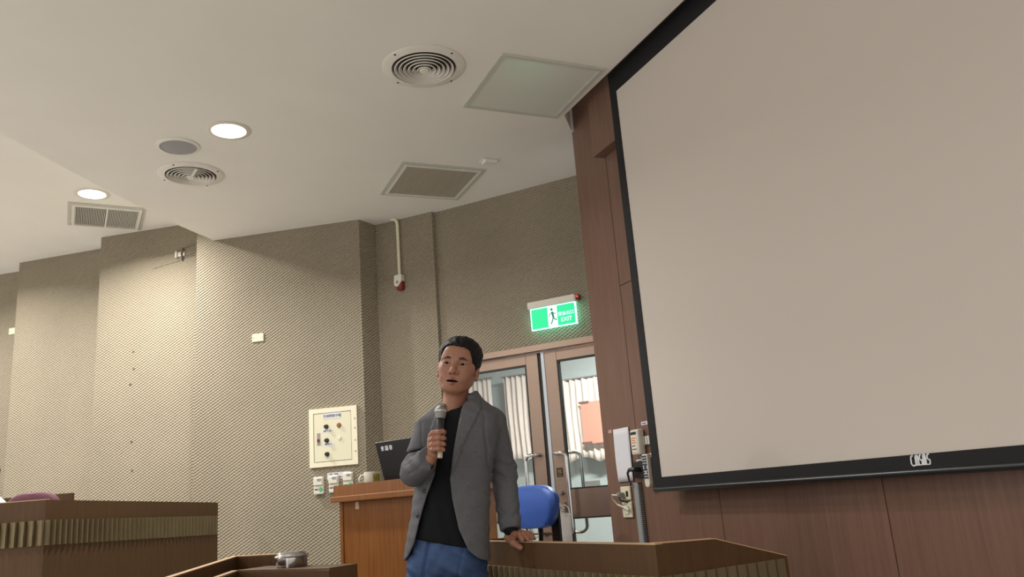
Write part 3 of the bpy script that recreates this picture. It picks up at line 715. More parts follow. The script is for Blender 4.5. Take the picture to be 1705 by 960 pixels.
# ================================================================== DESKS
def slats(parent, x0, x1, y, a, b, pitch=0.044, depth=0.020, d=-1, m=None, flip=False):
    """fluted strip: a row of slats from x0 to x1 on the plane y; a=(z0,z1) at x0, b at x1"""
    n = max(1, round((x1 - x0) / pitch)); p = (x1 - x0) / n
    for i in range(n):
        k0, k1 = i / n, (i + 1) / n
        za = [a[j] + (b[j] - a[j]) * k0 for j in (0, 1)]; zc = [a[j] + (b[j] - a[j]) * k1 for j in (0, 1)]
        xa, xb = x0 + p * i, x0 + p * (i + 1) - 0.005
        ya, yb = y + d * depth, y + d * depth * 0.15
        if flip: ya, yb = yb, ya
        MB().hexa([(xa, y, za[0]), (xb, y, zc[0]), (xb, yb, zc[0]), (xa, ya, za[0])],
                  [(xa, y, za[1]), (xb, y, zc[1]), (xb, yb, zc[1]), (xa, ya, za[1])]).build('slat', m or m_band, parent)

# --- podium desk the speaker leans on
RDF = Fr((-0.30, 3.732), (0.512, -0.859)); RDL = 1.31; RDT = 0.872
rd = thing('podium_desk', 'brown wooden podium desk with fluted band the speaker leans on', 'desk', RDF.loc(0, 0), RDF.rz)
MB().box(0, RDL, 0, 0.028, 0.0, RDT - 0.003).build('front_panel', m_desk, rd)
MB().box(0, RDL, -0.001, 0.029, RDT - 0.003, RDT).build('edge_strip', m_edge, rd)
SDF = Fr(RDF.loc(RDL, 0)[:2], RDF.n)
s1, z1 = SDF.uz(1190, 897); s2, z2 = SDF.uz(1310, 925)
MB().prism([(0.028, 0), (s2, 0), (s2, z2), (s1, z1), (0.028, RDT)], RDL - 0.028, RDL, 'x').build('end_panel', m_desk, rd)
es = MB()
for (ya, za), (yb, zb_) in (((0.0, RDT), (s1, z1)), ((s1, z1), (s2, z2))):
    es.hexa([(RDL - 0.029, ya, za), (RDL + 0.001, ya, za), (RDL + 0.001, yb, zb_), (RDL - 0.029, yb, zb_)], [(RDL - 0.029, ya, za + 0.003), (RDL + 0.001, ya, za + 0.003), (RDL + 0.001, yb, zb_ + 0.003), (RDL - 0.029, yb, zb_ + 0.003)])
es.build('edge_strip', m_edge, rd)
MB().prism([(0.028, 0), (s2, 0), (s2, z2), (s1, z1), (0.028, RDT - .004)], 0.0, 0.028, 'x').build('end_panel', m_desk, rd)
MB().box(0.028, RDL - 0.028, 0.028, s2, 0.69, 0.715).build('desk_top', m_desk, rd)
bu, bz1 = RDF.uz(811, 940)
slats(rd, 0.0, RDL, 0, (bz1 - 0.115, bz1), (bz1 - 0.115, bz1), flip=True)
for i in range(12):
    ya = 0.01 + (s2 - 0.02) * i / 12
    MB().hexa([(RDL, ya, bz1 - .115), (RDL + .014, ya, bz1 - .115), (RDL + .006, ya + .036, bz1 - .115), (RDL, ya + .036, bz1 - .115)],
              [(RDL, ya, bz1), (RDL + .014, ya, bz1), (RDL + .006, ya + .036, bz1), (RDL, ya + .036, bz1)]).build('slat', m_band, rd)

# --- tall side desk on the tier
C_ = at(77, 831.5, 4.2); D_ = at(363, 836, 6.0)
sdf = Fr(C_[:2], (D_ - C_)[:2]); SL = float(np.hypot(*(D_ - C_)[:2]))
sd = thing('side_desk', 'tall wooden desk front with a fluted band beside the maroon chair', 'desk', (C_[0], C_[1], 0.32), sdf.rz)
zc, zd = C_[2] - 0.32, D_[2] - 0.32
# local: x along the shaded front, +y to the left; the front faces -y
MB().hexa([(0, 0, 0), (SL, 0, 0), (SL, 0.03, 0), (0, 0.03, 0)], [(0, 0, zc), (SL, 0, zd), (SL, 0.03, zd), (0, 0.03, zc)]).build('front_panel', m_desk, sd)
ang = math.atan2(0, 1) - sdf.rz
E_ = at(0, 838, 4.2); ed = (E_ - C_)[:2]; 
ex = float(ed @ sdf.u); ey = float(ed @ sdf.n); el = math.hypot(ex, ey); ex, ey = ex / el, ey / el
epz = E_[2] - 0.32
def ep(t, off, z): return (ex * t - ey * off * -1 * -1, ey * t + ex * off, z)
QL = 1.15
MB().hexa([ep(0, 0, 0), ep(QL, 0, 0), ep(QL, -0.03, 0), ep(0.0, -0.03, 0)], [ep(0, 0, zc), ep(QL, 0, epz), ep(QL, -0.03, epz), ep(0, -0.03, zc)]).build('end_panel', m_desk, sd)
MB().hexa([ep(0, 0.001, zc), ep(QL, 0.001, epz), ep(QL, -0.031, epz), ep(0, -0.031, zc)], [ep(0, 0.001, zc + .004), ep(QL, 0.001, epz + .004), ep(QL, -0.031, epz + .004), ep(0, -0.031, zc + .004)]).build('edge_strip', m_edge, sd)
zb1, zb0 = at(77, 865, 4.2)[2] - .32, at(77, 907, 4.2)[2] - .32
zd1, zd0 = at(363, 858, 6.0)[2] - .32, at(363, 889, 6.0)[2] - .32
slats(sd, 0.0, SL, 0, (zb0, zb1), (zd0, zd1))
n = 26; pw = QL / n
for i in range(n):
    t0, t1 = i * pw + 0.002, (i + 1) * pw - 0.004
    MB().hexa([ep(t0, 0, zb0), ep(t1, 0, zb0), ep(t1, 0.003, zb0), ep(t0, 0.024, zb0)], [ep(t0, 0, zb1), ep(t1, 0, zb1), ep(t1, 0.003, zb1), ep(t0, 0.024, zb1)]).build('slat', m_band, sd)
# --- desk behind it
R2 = at(120, 820, 5.5); L2 = at(0, 820, 5.5)
d2_ = thing('rear_desk', 'dark brown desk panel behind the maroon chair', 'desk', (R2[0], 5.5, 0.32), 0)
MB().box(-1.5, 0, 0, 0.03, 0, R2[2] - 0.32).build('front_panel', m_desk, d2_)
MB().box(-0.63, -0.60, 0.03, 0.5, 0, R2[2] - 0.36).build('end_panel', m_desk, d2_)
MB().box(-1.5, -0.63, 0.03, 0.5, 0.68, 0.70).build('desk_top', m_desk, d2_)
MB().lathe([(0.0, 0.03), (0.02, 0.028), (0.03, 0.012), (0.032, 0.0)], 14, (-0.66, 0.02, R2[2] - 0.32)).build('table_microphone', m_black, d2_, smooth=True)

# --- low desk with ledge (bottom of the view)
def poly_wall(mb, pts, th, z0, z1):
    """vertical board following a plan polyline, thickness th to its left"""
    P = [np.array(p, float) for p in pts]; offs = []
    for i in range(len(P)):
        ns = []
        for a, b in ((i - 1, i), (i, i + 1)):
            if 0 <= a and b < len(P): d = (P[b] - P[a]) / np.linalg.norm(P[b] - P[a]); ns.append(np.array([-d[1], d[0]]))
        nn = sum(ns); nn /= np.linalg.norm(nn); nn /= max(0.5, nn @ ns[0]); offs.append(P[i] + nn * th)
    for i in range(len(P) - 1):
        q = [P[i], P[i + 1], offs[i + 1], offs[i]]
        mb.hexa([(a[0], a[1], z0) for a in q], [(a[0], a[1], z1) for a in q])
    return mb
def xyz(px, py, z): p = atz(px, py, z); return np.array([p[0], p[1]])
nA, nB, nC = xyz(372, 957, 0.86), xyz(396, 948.5, 0.86), xyz(548, 945, 0.86)
nA = nB + (nA - nB) * 3.0
ld = thing('ledge_desk', 'low brown desk ledge carrying the silver tin', 'desk', (nB[0], nB[1], 0), 0)
rel = lambda p: (p[0] - nB[0], p[1] - nB[1])
poly_wall(MB(), [rel(nB), rel(nC)], 0.13, 0.0, 0.855).build('panel', m_desk, ld)
poly_wall(MB(), [rel(nA), rel(nB)], 0.022, 0.0, 0.855).build('end_panel', m_desk, ld)
poly_wall(MB(), [rel(nB), rel(nC)], 0.13, 0.855, 0.86).build('ledge_top', m_desk, ld)
poly_wall(poly_wall(MB(), [rel(nA), rel(nB)], 0.022, 0.855, 0.86), [rel(nB - (nC - nB) * 0.0), rel(nC)], 0.004, 0.852, 0.8605).build('edge_strip', m_edge, ld)
fA, fB, fC = xyz(285, 960, 0.86), xyz(395, 925, 0.86), xyz(487, 920, 0.86)
fA = fB + (fA - fB) * 1.3
fd = thing('bench_desk', 'brown desk panel with pale edge behind the silver tin', 'desk', (fB[0], fB[1], 0), 0)
rel2 = lambda p: (p[0] - fB[0], p[1] - fB[1])
poly_wall(MB(), [rel2(fA), rel2(fB), rel2(fC)], 0.03, 0.0, 0.856).build('panel', m_desk, fd)
poly_wall(MB(), [rel2(fA), rel2(fB), rel2(fC)], 0.03, 0.856, 0.86).build('edge_strip', m_edge, fd)
# silver tin
tp = xyz(487, 943, 0.86); td = (nC - nB) / np.linalg.norm(nC - nB); tn = np.array([-td[1], td[0]])
tp = nB + td * float((tp - nB) @ td) + tn * 0.070
tin = thing('lidded_tin', 'round silver metal tin with a wide stepped lid', 'tin', (tp[0], tp[1], 0.86))
m_tin = mat('tin_metal', (200, 198, 196), 0.2, 1.0)
MB().lathe([(0.0, 0.0), (0.052, 0.0), (0.054, 0.004), (0.054, 0.036), (0.0, 0.036)], 40).build('body', m_tin, tin, smooth=True)
MB().lathe([(0.0, 0.034), (0.058, 0.034), (0.0605, 0.037), (0.058, 0.041), (0.052, 0.043), (0.045, 0.052), (0.0, 0.054)], 40).build('lid', m_tin, tin, smooth=True)
MB().box(-0.004, 0.004, -0.058, -0.050, 0.002, 0.036).build('clasp', m_chrome, tin)

# ================================================================== LECTERN AND WHAT STANDS ON IT
LCF = Fr(at(549.5, 828, 4.78)[:2], (0.71, -0.70)); LW = 1.36
lc = thing('lectern', 'wide orange-brown wooden lectern behind the speaker', 'lectern', LCF.loc(0, 0), LCF.rz)
# plan: straight front, right flank running straight back from the front corner
def lplan(i, d): return [(i, i), (LW - i, i), (LW - i - 0.735 * d, i + 0.675 * d), (i + 0.03, i + 0.675 * d)]
MB().prism(lplan(0.045, 0.50), 0.0, 1.080).build('body', m_lect, lc)
MB().box(0.036, 0.065, 0.036, 0.07, 0.0, 1.080).build('corner_post', m_lect, lc, bevel=0.003)
MB().prism(lplan(0.0, 0.62), 1.080, 1.112).build('top', m_lect, lc, bevel=0.004, seg=2)
hp = lplan(0.014, 0.45); hq = lplan(0.034, 0.45)
hd = MB().prism([hp[0], hp[1], hq[1], hq[0]], 1.112, 1.172).prism([hp[0], hq[0], hq[3], hp[3]], 1.112, 1.172).prism([hp[1], hp[2], hq[2], hq[1]], 1.112, 1.172).build('raised_rim', m_lect, lc)
hx, hz_ = LCF.uz(591, 841, -0.03)
MB().box(hx - 0.017, hx + 0.017, 0.0435, 0.0448, hz_ - 0.02, hz_ + 0.018).build('tape_scrap', mat('tape_beige', (196, 172, 150), 0.6), lc)

# laptop
lpz = 1.112
la = at(628, 737, 4.70)
lpt = thing('laptop', 'open black laptop with white lettering on its lid on the lectern', 'laptop', (float(la[0]) + .02, float(la[1]), lpz), LCF.rz + 0.10)
lh = float(la[2]) - lpz
th_ = 0.18   # the lid leans back towards its keyboard
MB().hexa([(0.035, 0.0, 0.012), (0.375, 0.0, 0.012), (0.375, 0.01, 0.012), (0.035, 0.01, 0.012)], [(0.0, -0.045, lh), (0.34, -0.045, lh), (0.34, -0.037, lh), (0.0, -0.037, lh)]).build('lid', mat('laptop_black', (26, 25, 27), 0.35), lpt, bevel=0.003)
MB().box(0.035, 0.375, 0.0, 0.235, 0.001, 0.016).build('base', MATS['laptop_black'], lpt, bevel=0.003)
m_lw = mat('lid_white', (245, 245, 245), 0.6)
ti = math.atan2(0.045, lh)
for k, chx in enumerate('會議専'):
    zz = lh - 0.040; xx = 0.058 + 0.034 * k
    o = text('lettering', chx, 0.030, m_lw, lpt, (xx, -0.045 * zz / lh - 0.0012, zz), (math.pi / 2 + ti, 0, 0), 0.0006)
# mug
mg = at(617.5, 790, 4.68)
mug = thing('mug', 'white mug with a yellow-green picture on the lectern', 'mug', (float(mg[0]), 4.72, 1.1125), 0.2)
mh = at(620, 785, 4.72)[2] - 1.112
MB().lathe([(0.0, 0.0), (0.040, 0.0), (0.045, 0.006), (0.046, mh), (0.042, mh), (0.041, 0.01), (0.0, 0.01)], 32).build('body', m_white, mug, smooth=True)
MB().tube([(-0.044, 0, mh - 0.018), (-0.06, -0.006, mh - 0.016), (-0.072, -0.01, mh - 0.035), (-0.07, -0.01, mh - 0.055), (-0.058, -0.006, mh - 0.075), (-0.043, 0, mh - 0.08)], 0.006, 8).build('handle', m_white, mug, smooth=True)
pv, pf = [], []
for i in range(9):
    a = -math.radians(86) + math.radians(62) * i / 8
    for zz in (0.012, mh - 0.014): pv.append((0.0468 * math.cos(a), 0.0468 * math.sin(a), zz))
for i in range(8): pf.append((2 * i, 2 * i + 2, 2 * i + 3, 2 * i + 1))
MB().add(pv, pf).build('picture', mat('mug_print', (150, 150, 62), 0.5, noise=0.25, nscale=60), mug, smooth=True)

# ================================================================== BLUE CHAIR
bc = at(891, 842, 4.95)
ch_ = thing('swivel_chair', 'blue vinyl swivel chair with black back post behind the podium desk', 'chair', (float(bc[0]), float(bc[1]), 0), math.radians(-42))
m_blue = mat('blue_vinyl', (66, 104, 190), 0.42, noise=0.03, nscale=9, bump=0.08, bscale=500)
zt_ = at(891, 807, 4.95)[2]; zb_ = at(891, 879, 4.95)[2]; hh = zt_ - zb_
prof = []
for k in range(40):
    a = 2 * math.pi * k / 40; c_, s_ = math.cos(a), math.sin(a)
    e_ = 0.85 if s_ > 0 else 0.55; x = 0.185 * math.copysign(abs(c_) ** (e_ * .85), c_); z = 0.5 * hh * math.copysign(abs(s_) ** e_, s_)
    x *= 1.08 + 0.20 * (z / (0.5 * hh)) - 0.14 * max(0, z / (0.5 * hh)) ** 3
    prof.append((x, z + zb_ + hh / 2))
cv, cf = [], []; cxm, czm = 0.0, zb_ + hh / 2
layers = [(-0.052, 0.80), (-0.050, 0.93), (-0.038, 1.0), (0.0, 1.0), (0.012, 0.96)]
for (yy, sc) in layers:
    for (x, z) in prof: cv.append((cxm + (x - cxm) * sc, yy + 0.05 * (x / 0.18) ** 2 * -0.35, czm + (z - czm) * sc))
for i in range(len(layers) - 1):
    for j in range(40): cf.append((i * 40 + j, i * 40 + (j + 1) % 40, (i + 1) * 40 + (j + 1) % 40, (i + 1) * 40 + j))
cf += [tuple(range(40))[::-1], tuple(range(160, 200))]
MB().add(cv, cf).build('backrest', m_blue, ch_, smooth=True)
MB().tube([(cxm + 0.185 * 0 + 0.0, 0.02, zb_ + 0.1), (0.0, 0.035, zb_ - 0.02), (0.0, 0.02, zb_ - 0.15), (0.0, -0.05, zb_ - 0.33), (0.0, -0.16, zb_ - 0.37)], 0.014, 8).build('back_post', m_black, ch_, smooth=True)
MB().box(0.10, 0.165, 0.013, 0.03, zb_ - 0.12, zt_ - 0.07).build('back_frame', m_black, ch_, bevel=0.006)
MB().tube([(-0.10, 0.02, zb_ + 0.01), (-0.10, 0.03, zb_ - 0.02), (-0.06, 0.035, zb_ - 0.036), (0.12, 0.035, zb_ - 0.036)], 0.008, 8).build('chrome_bar', m_chrome, ch_, smooth=True)
MB().lathe([(0.0, 0.45), (0.18, 0.45), (0.205, 0.465), (0.205, 0.505), (0.18, 0.525), (0.0, 0.53)], 32, (0, -0.24, 0)).build('seat', m_blue, ch_, smooth=True)
MB().lathe([(0.025, 0.06), (0.025, 0.45)], 14, (0, -0.24, 0)).build('gas_post', m_chrome, ch_, smooth=True)
for k in range(5):
    a = 2 * math.pi * k / 5
    MB().tube([(0, -0.24, 0.08), (0.26 * math.cos(a), -0.24 + 0.26 * math.sin(a), 0.055)], [0.02, 0.012], 8).build('leg', m_chrome, ch_, smooth=True)
    MB().lathe([(0.0, -0.012), (0.024, -0.012), (0.024, 0.012), (0.0, 0.012)], 14, (0.26 * math.cos(a), -0.24 + 0.26 * math.sin(a), 0.0245), 'y').build('caster', m_black, ch_)

# clear plastic bag hanging on the door lock
bgp = EX.uz(937, 868, 0.09)
bg = thing('plastic_bag', 'clear plastic bag hanging from the right exit leaf', 'bag', EX.loc(bgp[0], 0.70, 0.075), EX.rz)
m_bag = mat('clear_plastic', (214, 210, 204), 0.25, alpha=0.6, spec=0.7)
bv, bf = [], []
rows = [(0.0, 0.030), (0.03, 0.044), (0.08, 0.050), (0.13, 0.055), (0.17, 0.058), (0.20, 0.062)]
for j, (zz, r) in enumerate(rows):
    for i in range(28):
        a = 2 * math.pi * i / 28
        rr = r * (1 + 0.16 * math.sin(3 * a + j) + 0.09 * math.sin(7 * a + 2 * j))
        bv.append((rr * math.cos(a), 0.6 * rr * math.sin(a), zz - 0.25 * rr * math.cos(a) * (j == 5)))
for j in range(5):
    for i in range(28): bf.append((j * 28 + i, j * 28 + (i + 1) % 28, (j + 1) * 28 + (i + 1) % 28, (j + 1) * 28 + i))
MB().add(bv, bf + [tuple(range(28))[::-1]]).build('pouch', m_bag, bg, smooth=True)
MB().tube([(bv[5 * 28 + i][0] * 1.02, bv[5 * 28 + i][1] * 1.02, bv[5 * 28 + i][2]) for i in range(28)], 0.004, 6, closed=True).build('rolled_rim', mat('bag_rim', (206, 200, 192), 0.35, alpha=0.7), bg, smooth=True)
MB().tube([(-0.05, 0.0, 0.21), (-0.03, 0.03, 0.25), (0.0, 0.04, 0.255), (0.03, 0.03, 0.235), (0.05, 0.0, 0.19)], 0.003, 6).build('loop', MATS['bag_rim'], bg, smooth=True)

# ================================================================== MAROON CHAIR
mc = at(56, 826, 4.75)
mch = thing('upholstered_chair', 'maroon upholstered chair behind the tall side desk', 'chair', (float(mc[0]), 4.75, 0.32), 0.15)
m_mar = mat('maroon_cloth', (104, 62, 72), 0.75, noise=0.05, nscale=40, bump=0.2, bscale=600)
mw = (98 - 15) / 1368 * 4.9 / 2; mt = at(56, 819, 4.75)[2] - 0.32
pr = []
for k in range(48):
    a = 2 * math.pi * k / 48; c_, s_ = math.cos(a), math.sin(a)
    pr.append((mw * math.copysign(abs(c_) ** 0.6, c_), mt - 0.21 + 0.21 * math.copysign(abs(s_) ** 0.55, s_)))
cv, cf = [], []; lay = [(-0.035, 0.86), (-0.03, 0.95), (-0.015, 1.0), (0.03, 1.0), (0.045, 0.94)]
for (yy, sc) in lay:
    for (x, z) in pr: cv.append((x * sc, yy, mt - 0.21 + (z - mt + 0.21) * sc))
for i in range(4):
    for j in range(48): cf.append((i * 48 + j, i * 48 + (j + 1) % 48, (i + 1) * 48 + (j + 1) % 48, (i + 1) * 48 + j))
cf += [tuple(range(48))[::-1], tuple(range(192, 240))]
MB().add(cv, cf).build('backrest', m_mar, mch, smooth=True)
MB().box(-mw, mw, -0.46, -0.05, 0.40, 0.47).build('seat', m_mar, mch, bevel=0.025, seg=3, smooth=True)
for x in (-mw + .02, mw - .02):
    MB().tube([(x, -0.44, 0.0), (x, -0.44, 0.40)], 0.012, 8).build('leg', m_chrome, mch, smooth=True)
    MB().tube([(x, 0.0, 0.0), (x, 0.0, 0.55)], 0.012, 8).build('leg', m_chrome, mch, smooth=True)

# ================================================================== IMPLICIT-SURFACE MODELLING (for the people)
def surface_nets(fn, lo, hi, h):
    ax = [np.arange(lo[i], hi[i] + h, h, dtype=np.float32) for i in range(3)]
    X, Y, Z = np.meshgrid(*ax, indexing='ij')
    V = fn(X, Y, Z).astype(np.float32)
    nx, ny, nz = V.shape
    ins = V < 0
    c = ins[:-1, :-1, :-1].astype(np.int8)
    tot = np.zeros((nx - 1, ny - 1, nz - 1), np.int8)
    for i in (0, 1):
        for j in (0, 1):
            for k in (0, 1): tot += ins[i:nx - 1 + i, j:ny - 1 + j, k:nz - 1 + k]
    cell = (tot > 0) & (tot < 8)
    ci, cj, ck = np.nonzero(cell)
    idx = -np.ones(cell.shape, np.int64); idx[ci, cj, ck] = np.arange(len(ci))
    acc = np.zeros((len(ci), 3)); cnt = np.zeros(len(ci))
    cr = [(i, j, k) for i in (0, 1) for j in (0, 1) for k in (0, 1)]
    for a in cr:
        for d in range(3):
            if a[d]: continue
            b = list(a); b[d] = 1
            va = V[ci + a[0], cj + a[1], ck + a[2]]; vb = V[ci + b[0], cj + b[1], ck + b[2]]
            m = (va < 0) != (vb < 0)
            t = np.where(m, va / np.where(va - vb == 0, 1, va - vb), 0)
            p = np.zeros((len(ci), 3)); p[:] = a; p[:, d] = t
            acc[m] += p[m]; cnt[m] += 1
    P = acc / cnt[:, None] + np.stack([ci, cj, ck], 1)
    verts = P * h + np.array(lo)
    quads = []
    for d in range(3):
        sl0 = [slice(None)] * 3; sl1 = [slice(None)] * 3
        sl0[d] = slice(0, -1); sl1[d] = slice(1, None)
        A, B = ins[tuple(sl0)], ins[tuple(sl1)]
        e = A != B
        e1, e2 = [(1, 2), (2, 0), (0, 1)][d]
        I = np.array(np.nonzero(e))
        ok = (I[e1] > 0) & (I[e2] > 0) & (I[e1] < V.shape[e1] - 1) & (I[e2] < V.shape[e2] - 1)
        I = I[:, ok]; fl = A[tuple(I)]
        def cid(o1, o2):
            J = I.copy(); J[e1] -= o1; J[e2] -= o2; return idx[tuple(J)]
        q = np.stack([cid(1, 1), cid(0, 1), cid(0, 0), cid(1, 0)], 1)
        q[~fl] = q[~fl][:, ::-1]
        quads.append(q)
    return verts, np.concatenate(quads)

def np_mesh(name, verts, quads, mats, midx=None, smooth_iter=0):
    if smooth_iter:
        e = np.concatenate([quads[:, [0, 1]], quads[:, [1, 2]], quads[:, [2, 3]], quads[:, [3, 0]]])
        for it in range(smooth_iter):
            s = np.zeros_like(verts); n = np.zeros(len(verts))
            for a, b in ((0, 1), (1, 0)):
                np.add.at(s, e[:, a], verts[e[:, b]]); np.add.at(n, e[:, a], 1)
            verts = verts * 0.5 + 0.5 * s / np.maximum(n, 1)[:, None]
    me = bpy.data.meshes.new(name)
    me.vertices.add(len(verts)); me.vertices.foreach_set('co', np.asarray(verts, np.float32).ravel())
    me.loops.add(len(quads) * 4); me.polygons.add(len(quads))
    me.loops.foreach_set('vertex_index', np.asarray(quads, np.int32).ravel())
    me.polygons.foreach_set('loop_start', np.arange(0, len(quads) * 4, 4, dtype=np.int32))
    me.polygons.foreach_set('use_smooth', np.ones(len(quads), bool))
    for m in (mats if isinstance(mats, (list, tuple)) else [mats]): me.materials.append(m)
    if midx is not None: me.polygons.foreach_set('material_index', np.asarray(midx, np.int32))
    me.update(calc_edges=True); me.validate()
    return me

def ell(P, c, r):
    x, y, z = (P[0] - c[0]) / r[0], (P[1] - c[1]) / r[1], (P[2] - c[2]) / r[2]
    k0 = np.sqrt(x * x + y * y + z * z) + 1e-9
    k1 = np.sqrt((x / r[0]) ** 2 + (y / r[1]) ** 2 + (z / r[2]) ** 2) + 1e-9
    return k0 * (k0 - 1) / k1
def cap(P, a, b, ra, rb=None, sq=None):
    rb = ra if rb is None else rb
    a = np.asarray(a, float); b = np.asarray(b, float); d = b - a; L = float(d @ d) or 1e-9
    px, py, pz = P[0] - a[0], P[1] - a[1], P[2] - a[2]
    t = np.clip((px * d[0] + py * d[1] + pz * d[2]) / L, 0, 1)
    qx, qy, qz = px - d[0] * t, py - d[1] * t, pz - d[2] * t
    return np.sqrt(qx * qx + qy * qy + qz * qz) - (ra + (rb - ra) * t)
def chain(P, pts, rs, k=0.006):
    d = None
    for i in range(len(pts) - 1):
        c = cap(P, pts[i], pts[i + 1], rs[i], rs[i + 1])
        d = c if d is None else smin(d, c, k)
    return d
def smin(a, b, k):
    h = np.clip(0.5 + 0.5 * (b - a) / k, 0, 1)
    return b + (a - b) * h - k * h * (1 - h)
def smax(a, b, k): return -smin(-a, -b, k)
def interp(x, xs, ys): return np.interp(x, xs, ys).astype(np.float32)
def inpoly(x, z, poly):
    r = np.zeros(x.shape, bool); n = len(poly)
    for i in range(n):
        x1, z1 = poly[i]; x2, z2 = poly[(i + 1) % n]
        if z1 == z2: continue
        c = ((z1 > z) != (z2 > z)) & (x < (x2 - x1) * (z - z1) / (z2 - z1) + x1)
        r ^= c
    return r

# ------------------------------------------------------------------ head (local: face looks to -y, z up, eyes at z=0)
def head_sdf(P, neck=True):
    X, Y, Z = P; A = np.abs(X); S = (A, Y, Z)
    d = ell(P, (0, 0.014, 0.024), (0.0775, 0.094, 0.081))
    d = smin(d, ell(P, (0, -0.030, -0.018), (0.0665, 0.058, 0.080)), 0.03)
    d = smin(d, ell(P, (0, -0.030, -0.068), (0.0535, 0.052, 0.044)), 0.025)
    d = smin(d, cap(P, (0, -0.066, -0.096), (0, -0.066, -0.0965), 0.020), 0.022)          # chin
    d = smin(d, cap(S, (0.0505, -0.004, -0.056), (0.026, -0.058, -0.094), 0.022, 0.017), 0.02)  # jaw line
    d = smin(d, cap(S, (0.040, -0.054, -0.030), (0.034, -0.060, -0.052), 0.024, 0.022), 0.02)  # cheeks
    d = smin(d, cap(S, (0.054, -0.040, -0.012), (0.036, -0.066, -0.018), 0.016), 0.018)        # cheekbones
    d = smin(d, cap(S, (0.050, -0.062, 0.020), (0.010, -0.081, 0.017), 0.011), 0.014)          # brow
    d = smin(d, ell(P, (0, -0.060, 0.045), (0.055, 0.032, 0.040)), 0.02)                       # forehead
    d = smax(d, -ell(S, (0.0325, -0.101, -0.001), (0.019, 0.020, 0.012)), 0.014)                # eye hollows
    d = smin(d, ell(S, (0.0330, -0.0730, -0.001), (0.0185, 0.0125, 0.0115)), 0.006)            # lids
    slit = (np.sqrt(((A - 0.0330) / 0.0150) ** 2 + ((Z + 0.0012 + 0.12 * (A - 0.0330) * -1) / 0.0037) ** 2) - 1) * 0.0037
    d = smax(d, -np.maximum(slit, Y + 0.070), 0.0015)                                          # lid opening
    d = smin(d, cap(P, (0, -0.080, 0.008), (0, -0.100, -0.029), 0.0080, 0.0105), 0.012)         # nose bridge
    d = smin(d, cap(P, (0, -0.102, -0.034), (0, -0.102, -0.0345), 0.0125), 0.008)              # nose tip
    d = smin(d, cap(S, (0.0135, -0.091, -0.038), (0.0135, -0.089, -0.0385), 0.0095), 0.006)    # wings
    d = smax(d, -cap(S, (0.0070, -0.099, -0.0490), (0.0085, -0.091, -0.0455), 0.0040), 0.003)   # nostrils
    d = smin(d, ell(P, (0, -0.076, -0.070), (0.030, 0.017, 0.024)), 0.012)                     # mouth barrel
    d = smin(d, cap(S, (0.0, -0.0945, -0.0655), (0.025, -0.081, -0.0705), 0.0052, 0.0030), 0.004)
    d = smin(d, cap(S, (0.0, -0.0925, -0.0825), (0.023, -0.081, -0.0770), 0.0064, 0.0035), 0.004)
    d = smax(d, -ell(P, (0, -0.092, -0.0735), (0.0240, 0.022, 0.0038)), 0.003)
    d = smin(d, cap(S, (0.021, -0.0795, -0.0155), (0.043, -0.070, -0.0135), 0.0050, 0.0045), 0.007)  # bags under the eyes                 # open mouth
    ear = ell(S, (0.0780, 0.016, -0.016), (0.0095, 0.0180, 0.029))
    ear = smin(ear, cap(S, (0.076, 0.010, -0.040), (0.076, 0.010, -0.0405), 0.009), 0.008)
    ear = smax(ear, -ell(S, (0.0890, 0.012, -0.014), (0.009, 0.011, 0.018)), 0.004)
    d = smin(d, ear, 0.006)
    if neck:
        d = smin(d, cap(P, (0, 0.020, -0.06), (0.006, 0.036, -0.24), 0.050, 0.056), 0.022)
        d = smin(d, cap(P, (0, -0.018, -0.115), (0, -0.012, -0.20), 0.028, 0.026), 0.03)
    return d
def hair_sdf(P):
    X, Y, Z = P; A = np.abs(X)
    base = ell(P, (0, 0.017, 0.025), (0.0775, 0.094, 0.081))
    top = ell(P, (0.004, 0.008, 0.050), (0.071, 0.088, 0.062))
    base = smin(base, top, 0.03)
    n = (np.sin(X * 240 + Y * 60 + 3 * np.sin(Y * 70)) * 0.5 + np.sin(X * 150 - Z * 140 + Y * 110) * 0.5) * 0.7
    th = 0.0125 + 0.0028 * n
    # shorter at the sides and nape
    th = th * interp(Z, [-0.09, -0.03, 0.03, 0.08], [0.25, 0.35, 0.6, 1.15])
    outer = base - th
    # hair line: front edge over the forehead, temple points, sideburns, nape
    front = interp(A, [0, 0.03, 0.050, 0.059, 0.065, 0.070], [0.068, 0.071, 0.066, 0.052, 0.0, -0.026])
    front = front + 0.0015 * np.sin(X * 310) + 0.012 * np.clip((X - 0.01) * 18, -0.3, 1) * (A < 0.06) * -0.6
    line = np.where(Y < -0.008, front, interp(Y, [-0.008, 0.0, 0.012, 0.030, 0.04, 0.12], [-0.026, -0.016, 0.016, 0.010, -0.055, -0.075]))
    cutd = (line - Z) * 0.7
    # do not cut the sides behind the temple line
    return smax(smax(outer, cutd, 0.006), -(base + 0.004), 0.002)
def brow_sdf(P):
    S = (np.abs(P[0]), P[1], P[2])
    flat = (S[0], P[1] * 0, P[2])
    band = chain(flat, [(0.0195, 0, 0.0190), (0.032, 0, 0.0215), (0.048, 0, 0.0160)], [0.0034, 0.0036, 0.0018])
    return smax(smax(head_sdf(P, False) - 0.0022, band, 0.001), P[1] + 0.03, 0.001)

